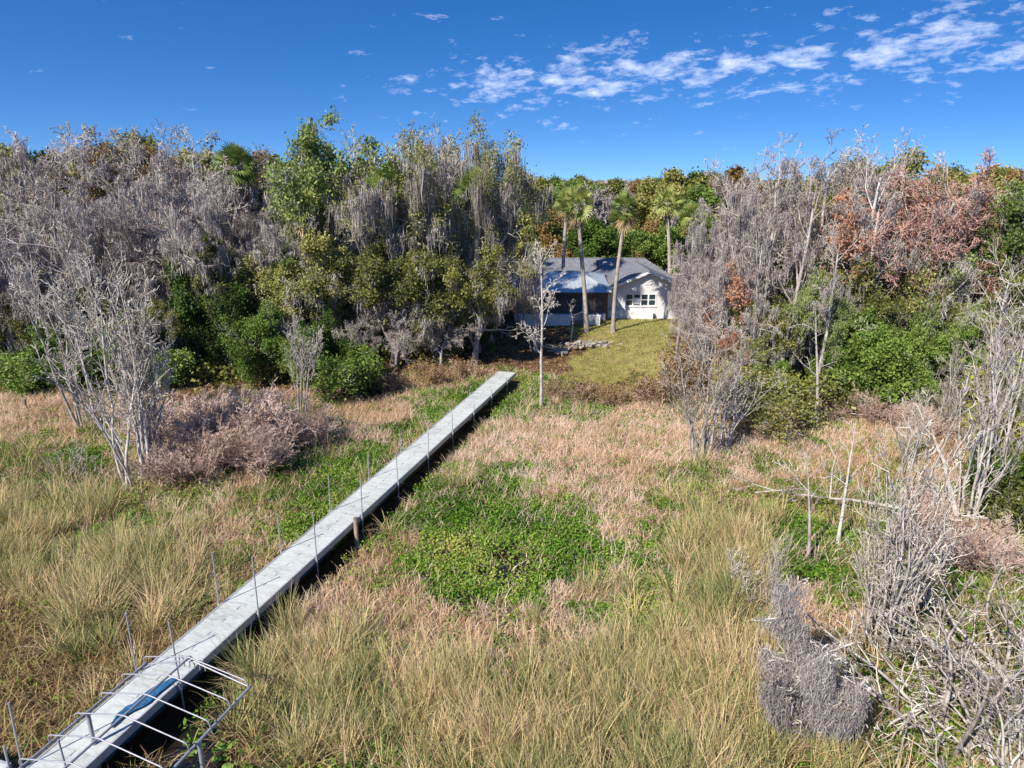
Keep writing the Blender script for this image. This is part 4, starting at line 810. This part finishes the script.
# side platform at the near left
pf = empty('side_platform', tuple(O), 'grey dock platform corner cut by the bottom left of the photo', 'dock'); pf.rotation_euler.z = ang_d
dk = MB()
for k in range(28): dk.box(-3.6, -.42, -4.3 + k * .152, -4.3 + k * .152 + .146, DZ - .03, DZ)
dk.build('deck', DECK, pf); fr_ = MB(); fr_.box(-3.65, -.4, -4.35, -4.305, DZ - .2, DZ + .01); fr_.box(-3.65, -.4, -.04, .0, DZ - .2, DZ + .01); fr_.box(-.418, -.375, -4.3, -.042, DZ - .2, DZ + .012); fr_.box(-3.65, -3.605, -4.3, -.042, DZ - .2, DZ + .012); fr_.build('side_beam', ALU, pf)
for (lx, ly, tp_) in ((-.33, -.1, .55), (-3.7, -.1, .6), (-.33, -4.2, .6), (-3.7, -4.2, .6)):
    mb = MB(); mb.tube([[lx, ly, -.4], [lx, ly, DZ + tp_]], .025, 8); mb.build('support_pole', STEEL, pf, True)

# ------------------------------------------------------------------ canopy frame of the boat slip
FO = np.array([-8.62, 13.74, 0]); cf = empty('boat_canopy_frame', tuple(FO), 'bare galvanised tube canopy frame straddling the near end of the boardwalk', 'canopy frame'); cf.rotation_euler.z = ang_d
FW, FZ, FL = 2.85, 1.6, 7.2; RZ = FZ + .50
def fillet(c, rad=.12, n=5):
    out_ = [np.array(c[0], float)]
    for a_, b_3, c_ in zip(c[:-2], c[1:-1], c[2:]):
        a_, b_3, c_ = map(lambda v: np.array(v, float), (a_, b_3, c_)); u = norm(a_ - b_3); v = norm(c_ - b_3); p0 = b_3 + u * rad; p1 = b_3 + v * rad
        for t_ in np.linspace(0, 1, n): out_.append((1 - t_) ** 2 * p0 + 2 * t_ * (1 - t_) * b_3 + t_ * t_ * p1)
    out_.append(np.array(c[-1], float)); return out_
for (lx, z_, r_4) in ((0, FZ, .030), (FW, FZ, .032), (FW * .46, RZ - .035, .026)):
    mb = MB(); mb.tube([[lx, .05, z_], [lx, -FL, z_]], r_4, 10); mb.build('rail', STEEL, cf, True)
for i in range(12):
    yy = -.02 - i * .62; mb = MB(); mb.tube(fillet([[0, yy, FZ], [0, yy, FZ + .22], [FW * .46, yy, RZ], [FW, yy, FZ + .20], [FW, yy, FZ]], .11), .0145, 8); mb.build('arch_tube', STEEL, cf, True)
mb = MB(); mb.tube(fillet([[.08, .02, FZ], [FW * .46, .03, RZ - .12], [FW - .05, .03, FZ + .02]], .1), .018, 8); mb.build('end_brace', STEEL, cf, True)
for lx in (FW * .36, FW * .46, FW * .56):
    mb = MB(); mb.tube(fillet([[lx - .07, .05, RZ - .35], [lx - .03, .05, RZ - .06], [lx + .05, .05, RZ - .06], [lx + .08, .05, RZ - .35]], .04), .014, 6); mb.build('loop_bracket', STEEL, cf, True)
for (lx, ly) in ((0.0, -1.6), (FW, -1.6), (0.0, -6.2), (FW, -6.2)):
    mb = MB(); mb.tube([[lx, ly, -.5], [lx, ly, FZ]], .045, 10); mb.build('leg', STEEL, cf, True)

# ------------------------------------------------------------------ house
def W(x, y, z): return (x, y, z)
def xat(px, y, z=2.5): return (px - 512) / F_PX * (y * math.cos(PITCH) - (z - H) * math.sin(PITCH))
YH = 59.5; GZ0 = HOUSE_Z
hs = empty('house', (0, 0, 0), 'low single storey white house with dark shingle roof behind the palms', 'house')
gx0 = xat(606.5, YH, 2.5); gx1 = gx0 + 7.1; eave = GZ0 + 2.55; peak = GZ0 + 4.05; gxm = (gx0 + gx1) / 2
mx0 = xat(508, YH + 5, 3); mx1 = gx1 + .3; MY0, MY1 = YH + 4.2, YH + 13.0; mridge = GZ0 + 4.2
# gable wing walls, with the window openings cut
wl = MB(); wx0 = xat(625.5, YH, 2.6); wx1 = xat(656, YH, 2.6); wz0 = GZ0 + 1.05; wz1 = GZ0 + 2.1
t_ = .2
for (a_, b_3, c_, d_) in ((gx0, wx0, GZ0 - .3, eave), (wx1, gx1, GZ0 - .3, eave), (wx0, wx1, GZ0 - .3, wz0), (wx0, wx1, wz1, eave)): wl.box(a_, b_3, YH, YH + t_, c_, d_)
wl.add([[gx0, YH, eave], [gx1, YH, eave], [gxm, YH, peak], [gxm, YH, peak], [gx0, YH + t_, eave], [gx1, YH + t_, eave], [gxm, YH + t_, peak], [gxm, YH + t_, peak]], [[0, 1, 2, 3], [4, 5, 6, 7]])
wl.box(gx0, gx0 + t_, YH + t_, MY1, GZ0 - .3, eave); wl.box(gx1 - t_, gx1, YH + t_, MY1, GZ0 - .3, eave)
wl.build('gable_wall', HOUSE_W, hs)
ov = .45; sl_ = (peak - eave) / (gx1 - gxm)
rf = MB(); ye = MY0 + 4.0
for s_ in (-1, 1):
    ex = gxm + s_ * ((gx1 - gx0) / 2 + ov); ez = eave - ov * sl_ + .06
    top_ = np.array([[gxm, YH - ov, peak + .06], [gxm, ye, peak + .06], [ex, ye, ez], [ex, YH - ov, ez]]); bot = top_ - [0, 0, .12]; v = np.vstack([top_, bot])
    rf.add(v, [[0, 1, 2, 3], [4, 7, 6, 5], [0, 3, 7, 4], [1, 5, 6, 2], [2, 6, 7, 3]], .5)
gr_ = rf.build('gable_roof', SHINGLE, hs)
tm = MB()
for s_ in (-1, 1):
    ex = gxm + s_ * ((gx1 - gx0) / 2 + ov + .03); ez = eave - (ov + .03) * sl_ + .06; y0 = YH - ov - .05
    v = [[gxm, y0, peak + .09], [ex, y0, ez + .03], [ex, y0, ez - .19], [gxm, y0, peak - .13]]; v2 = [[a_, b_3 + .045, c_] for a_, b_3, c_ in v]
    tm.add(v + v2, [[0, 1, 2, 3], [4, 7, 6, 5], [0, 4, 5, 1], [3, 2, 6, 7]])
tm.build('barge_board', TRIM, gr_)
# main roof: long hip behind
rf = MB(); my = (MY0 + MY1) / 2; ez = GZ0 + 2.55; a_ = np.array
A0, A1, A2, A3 = [mx0, MY0, ez], [mx1, MY0, ez], [mx1, MY1, ez], [mx0, MY1, ez]; R0_, R1_ = [mx0 + 2.6, my, mridge], [mx1 - 2.6, my, mridge]
rf.add([A0, A1, R1_, R0_], [[0, 1, 2, 3]], .4); rf.add([A2, A3, R0_, R1_], [[0, 1, 2, 3]], .5); rf.add([A1, A2, R1_, R1_], [[0, 1, 2, 3]]); rf.add([A3, A0, R0_, R0_], [[0, 1, 2, 3]]); rf.add([A0, A1, A2, A3], [[3, 2, 1, 0]])
mrf = rf.build('main_roof', SHINGLE, hs)
rc = MB(); rc.tube([[mx0 + 2.6, my, mridge + .02], [mx1 - 2.6, my, mridge + .02]], .07, 6); rc.build('ridge_cap', SHINGLE, mrf)
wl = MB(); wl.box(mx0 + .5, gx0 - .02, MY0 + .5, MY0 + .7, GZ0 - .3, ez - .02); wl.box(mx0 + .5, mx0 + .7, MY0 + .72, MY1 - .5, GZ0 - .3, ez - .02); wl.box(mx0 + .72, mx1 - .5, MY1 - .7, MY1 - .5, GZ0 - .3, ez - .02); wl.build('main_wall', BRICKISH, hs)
vp = MB(); vx = xat(597.5, my - 2.0, 5.2); vp.tube([[vx, my - 2.2, mridge - 1.4], [vx, my - 2.2, mridge - .05]], .07, 8); vp.tube([[vx, my - 2.2, mridge - .05], [vx, my - 2.2, mridge + .06]], .14, 8); vp.build('vent_pipe', FRAMEW, mrf, True)
# windows of the gable wing
nw = 4; ww = (wx1 - wx0) / nw
for k in range(nw):
    x0 = wx0 + k * ww; x1 = x0 + ww; fr_ = MB(); fw_ = .06; zm = (wz0 + wz1) / 2
    for b4 in ((x0 + .005, x0 + fw_, wz0, wz1), (x1 - fw_, x1 - .005, wz0, wz1), (x0 + fw_, x1 - fw_, wz0, wz0 + fw_), (x0 + fw_, x1 - fw_, wz1 - fw_, wz1), (x0 + fw_, x1 - fw_, zm - .025, zm + .025)): fr_.box(b4[0], b4[1], YH - .03, YH + .08, b4[2], b4[3])
    wo = fr_.build('window', TRIM, hs); gl = MB(); gl.box(x0 + fw_, x1 - fw_, YH + .05, YH + .06, wz0 + fw_, wz1 - fw_); gl.build('pane', GLASS, wo)
    if k in (1,): bl = MB(); bl.box(x0 + fw_ + .02, x1 - fw_ - .02, YH + .035, YH + .045, wz0 + .15, wz1 - .35); bl.build('blind', TRIM, wo)
sb = MB(); sb.box(wx0 - .08, wx1 + .08, YH - .07, YH - .032, wz0 - .10, wz0 - .02); sb.build('window_sill', TRIM, hs)
gv = MB(); gv.box(gxm - .28, gxm + .28, YH - .045, YH - .003, eave + .35, eave + .85)
for k in range(5): gv.box(gxm - .25, gxm + .25, YH - .062, YH - .048, eave + .39 + k * .09, eave + .43 + k * .09)
gv.build('gable_vent', TRIM, hs)
gt = MB(); gt.tube([[mx0, MY0 - .06, ez - .02], [gx0 - .5, MY0 - .06, ez - .02]], .07, 8); gt.build('gutter', TRIM, mrf, True)
dp = MB(); dp.tube([[gx0 + .12, YH - .06, eave - .15], [gx0 + .12, YH - .06, GZ0 + .1]], .045, 8); dp.build('downpipe', TRIM, hs, True)
# screened porch with pale metal hip roof
px0 = xat(512, YH, 2.5); px1 = gx0 - .05; PY0, PY1 = YH - 1.6, MY0 + .8; pe = GZ0 + 2.45; pk_ = GZ0 + 3.7; pmx = xat(572, YH, 4)
pr_ = MB(); a0, a1, a2, a3 = [px0, PY0, pe], [px1 + .3, PY0, pe], [px1 + .3, PY1, pe + .9], [px0, PY1, pe + .9]
hp0 = [pmx - 2.6, (PY0 + PY1) / 2 + .8, pk_]; hp1 = [pmx + .8, (PY0 + PY1) / 2 + .8, pk_]
pr_.add([a0, a1, hp1, hp0], [[0, 1, 2, 3]]); pr_.add([a1, a2, hp1, hp1], [[0, 1, 2, 3]]); pr_.add([a2, a3, hp0, hp1], [[0, 1, 2, 3]]); pr_.add([a3, a0, hp0, hp0], [[0, 1, 2, 3]]); pr_.add([a0, a1, a2, a3], [[3, 2, 1, 0]])
prf = pr_.build('porch_roof', METALROOF, hs)
sm_ = MB()
for k in range(1, 22):
    f = k / 22; e = a_(a0) + (a_(a1) - a_(a0)) * f; hx = hp0[0] + (hp1[0] - hp0[0]) * f
    tt = np.clip(f / .35, 0, 1) if f < .35 else (1 if f < .6 else np.clip((1 - f) / .4, 0, 1)); topp = a_([e[0], PY0 + (hp0[1] - PY0) * tt, pe + (pk_ - pe) * tt])
    sm_.tube([e + [0, 0, .03], topp + [0, 0, .03]], .018, 4)
sm_.build('roof_seams', METALROOF, prf)
rd = MB()
for q0, q1 in ((a0, hp0), (a1, hp1), (hp0, hp1)): rd.tube([a_(q0) + [0, 0, .04], a_(q1) + [0, 0, .04]], .05, 6)
rd.build('hip_caps', ALU, prf, True)
fs = MB(); fs.box(px0, px1 + .3, PY0 - .05, PY0 - .005, pe - .18, pe + .02); fs.build('fascia', FRAMEW, prf)
npst = 9
for k in range(npst):
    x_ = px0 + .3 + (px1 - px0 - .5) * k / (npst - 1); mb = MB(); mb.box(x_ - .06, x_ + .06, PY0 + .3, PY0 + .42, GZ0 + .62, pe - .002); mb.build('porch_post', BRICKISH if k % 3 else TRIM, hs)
    if k < npst - 1:
        x2 = px0 + .3 + (px1 - px0 - .5) * (k + 1) / (npst - 1); mb = MB(); mb.box(x_ + .062, x2 - .062, PY0 + .35, PY0 + .37, GZ0 + .62, pe - .002); mb.build('screen_panel', SCREEN, hs)
kw = MB(); kw.box(px0 + .2, px1 - .15, PY0 + .25, PY0 + .47, GZ0 - .4, GZ0 + .60); kw.build('knee_wall', WHITE_W, hs)
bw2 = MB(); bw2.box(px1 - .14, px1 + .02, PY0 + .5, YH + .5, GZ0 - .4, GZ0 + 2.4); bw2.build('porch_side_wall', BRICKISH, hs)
# white garden wall in front
gwx0 = xat(520, PY0 - 1.5, 1.3); gwx1 = xat(600, PY0 - 1.5, 1.3); gwy = PY0 - 1.5
gw = empty('garden_wall', (0, 0, 0), 'low white garden wall in front of the screened porch', 'wall'); gt0, gt1 = xat(571, gwy, 1.3), xat(583, gwy, 1.3)
mb = MB(); mb.box(gwx0, gt0, gwy, gwy + .2, GZ0 - .5, GZ0 + .72); mb.box(gt1, gwx1, gwy, gwy + .2, GZ0 - .5, GZ0 + .72); mb.box(gwx1 - .2, gwx1, gwy + .203, YH - .3, GZ0 - .5, GZ0 + .72); mb.box(gwx1 + .003, xat(653, YH - .5, 1.5), YH - .5, YH - .3, GZ0 - .5, GZ0 + .72); mb.build('wall', WHITE_W, gw)
mb = MB(); mb.box(gwx0 - .04, gt0 + .02, gwy - .04, gwy + .24, GZ0 + .723, GZ0 + .79); mb.box(gt1 - .02, gwx1 + .04, gwy - .04, gwy + .24, GZ0 + .723, GZ0 + .79); mb.build('coping', TRIM, gw)
mb = MB(); 
for k in range(7): xx = gt0 + .08 + k * (gt1 - gt0 - .2) / 6; mb.box(xx, xx + .07, gwy + .05, gwy + .09, GZ0 + .02, GZ0 + .85)
for zz in (.2, .68): mb.box(gt0 + .03, gt1 - .03, gwy + .093, gwy + .13, GZ0 + zz, GZ0 + zz + .08)
mb.build('gate', WOODP, gw)
# rubble heap on the lawn
rg = np.random.default_rng(77)
for (px_, py_, wd_, nst, lab) in ((590, 346, 1.7, 34, 'long heap of pale broken stones on the lawn below the palms'), (558, 351, 1.0, 18, 'small heap of grey stones left of the long stone heap'), (578, 319, .8, 14, 'small pile of pale rubble by the garden wall gate')):
    p = onground(px_, py_); o = empty('rubble_heap', tuple(p), lab, 'rubble heap', 'stone heaps in the yard'); mb = MB()
    for k in range(nst):
        c = np.array([rg.normal(0, wd_ * .55), rg.normal(0, .5), abs(rg.normal(0, .14)) + .05]); s = rg.uniform(.07, .20); v = np.array([[x_, y_, z_] for z_ in (-1, 1) for y_ in (-1, 1) for x_ in (-1, 1)], float) * rg.uniform(.5, 1, (8, 3)) * [s * 1.3, s, s * .6]
        a5 = rg.uniform(0, 6.28); rot = np.array([[math.cos(a5), -math.sin(a5), 0], [math.sin(a5), math.cos(a5), 0], [0, 0, 1]]); mb.add(v @ rot.T + c, [[0, 2, 3, 1], [4, 5, 7, 6], [0, 1, 5, 4], [2, 6, 7, 3], [0, 4, 6, 2], [1, 3, 7, 5]])
    mb.build('stones', STONE, o)
    st_ = MB(); m_ = 14; b0 = np.stack([rg.normal(0, wd_ * .5, m_), rg.normal(0, .4, m_), rg.uniform(.05, .3, m_)], -1); e0 = b0 + rg.normal(0, .7, (m_, 3)) * [1, 1, .3] + [0, 0, .1]; v, f, rr = tubes(np.stack([b0, (b0 + e0) / 2, e0], 1), np.full((m_, 3), .03), 4); st_.add(v, f, rr); st_.build('dead_sticks', LOGM, o)
print('objects', len(bpy.data.objects))
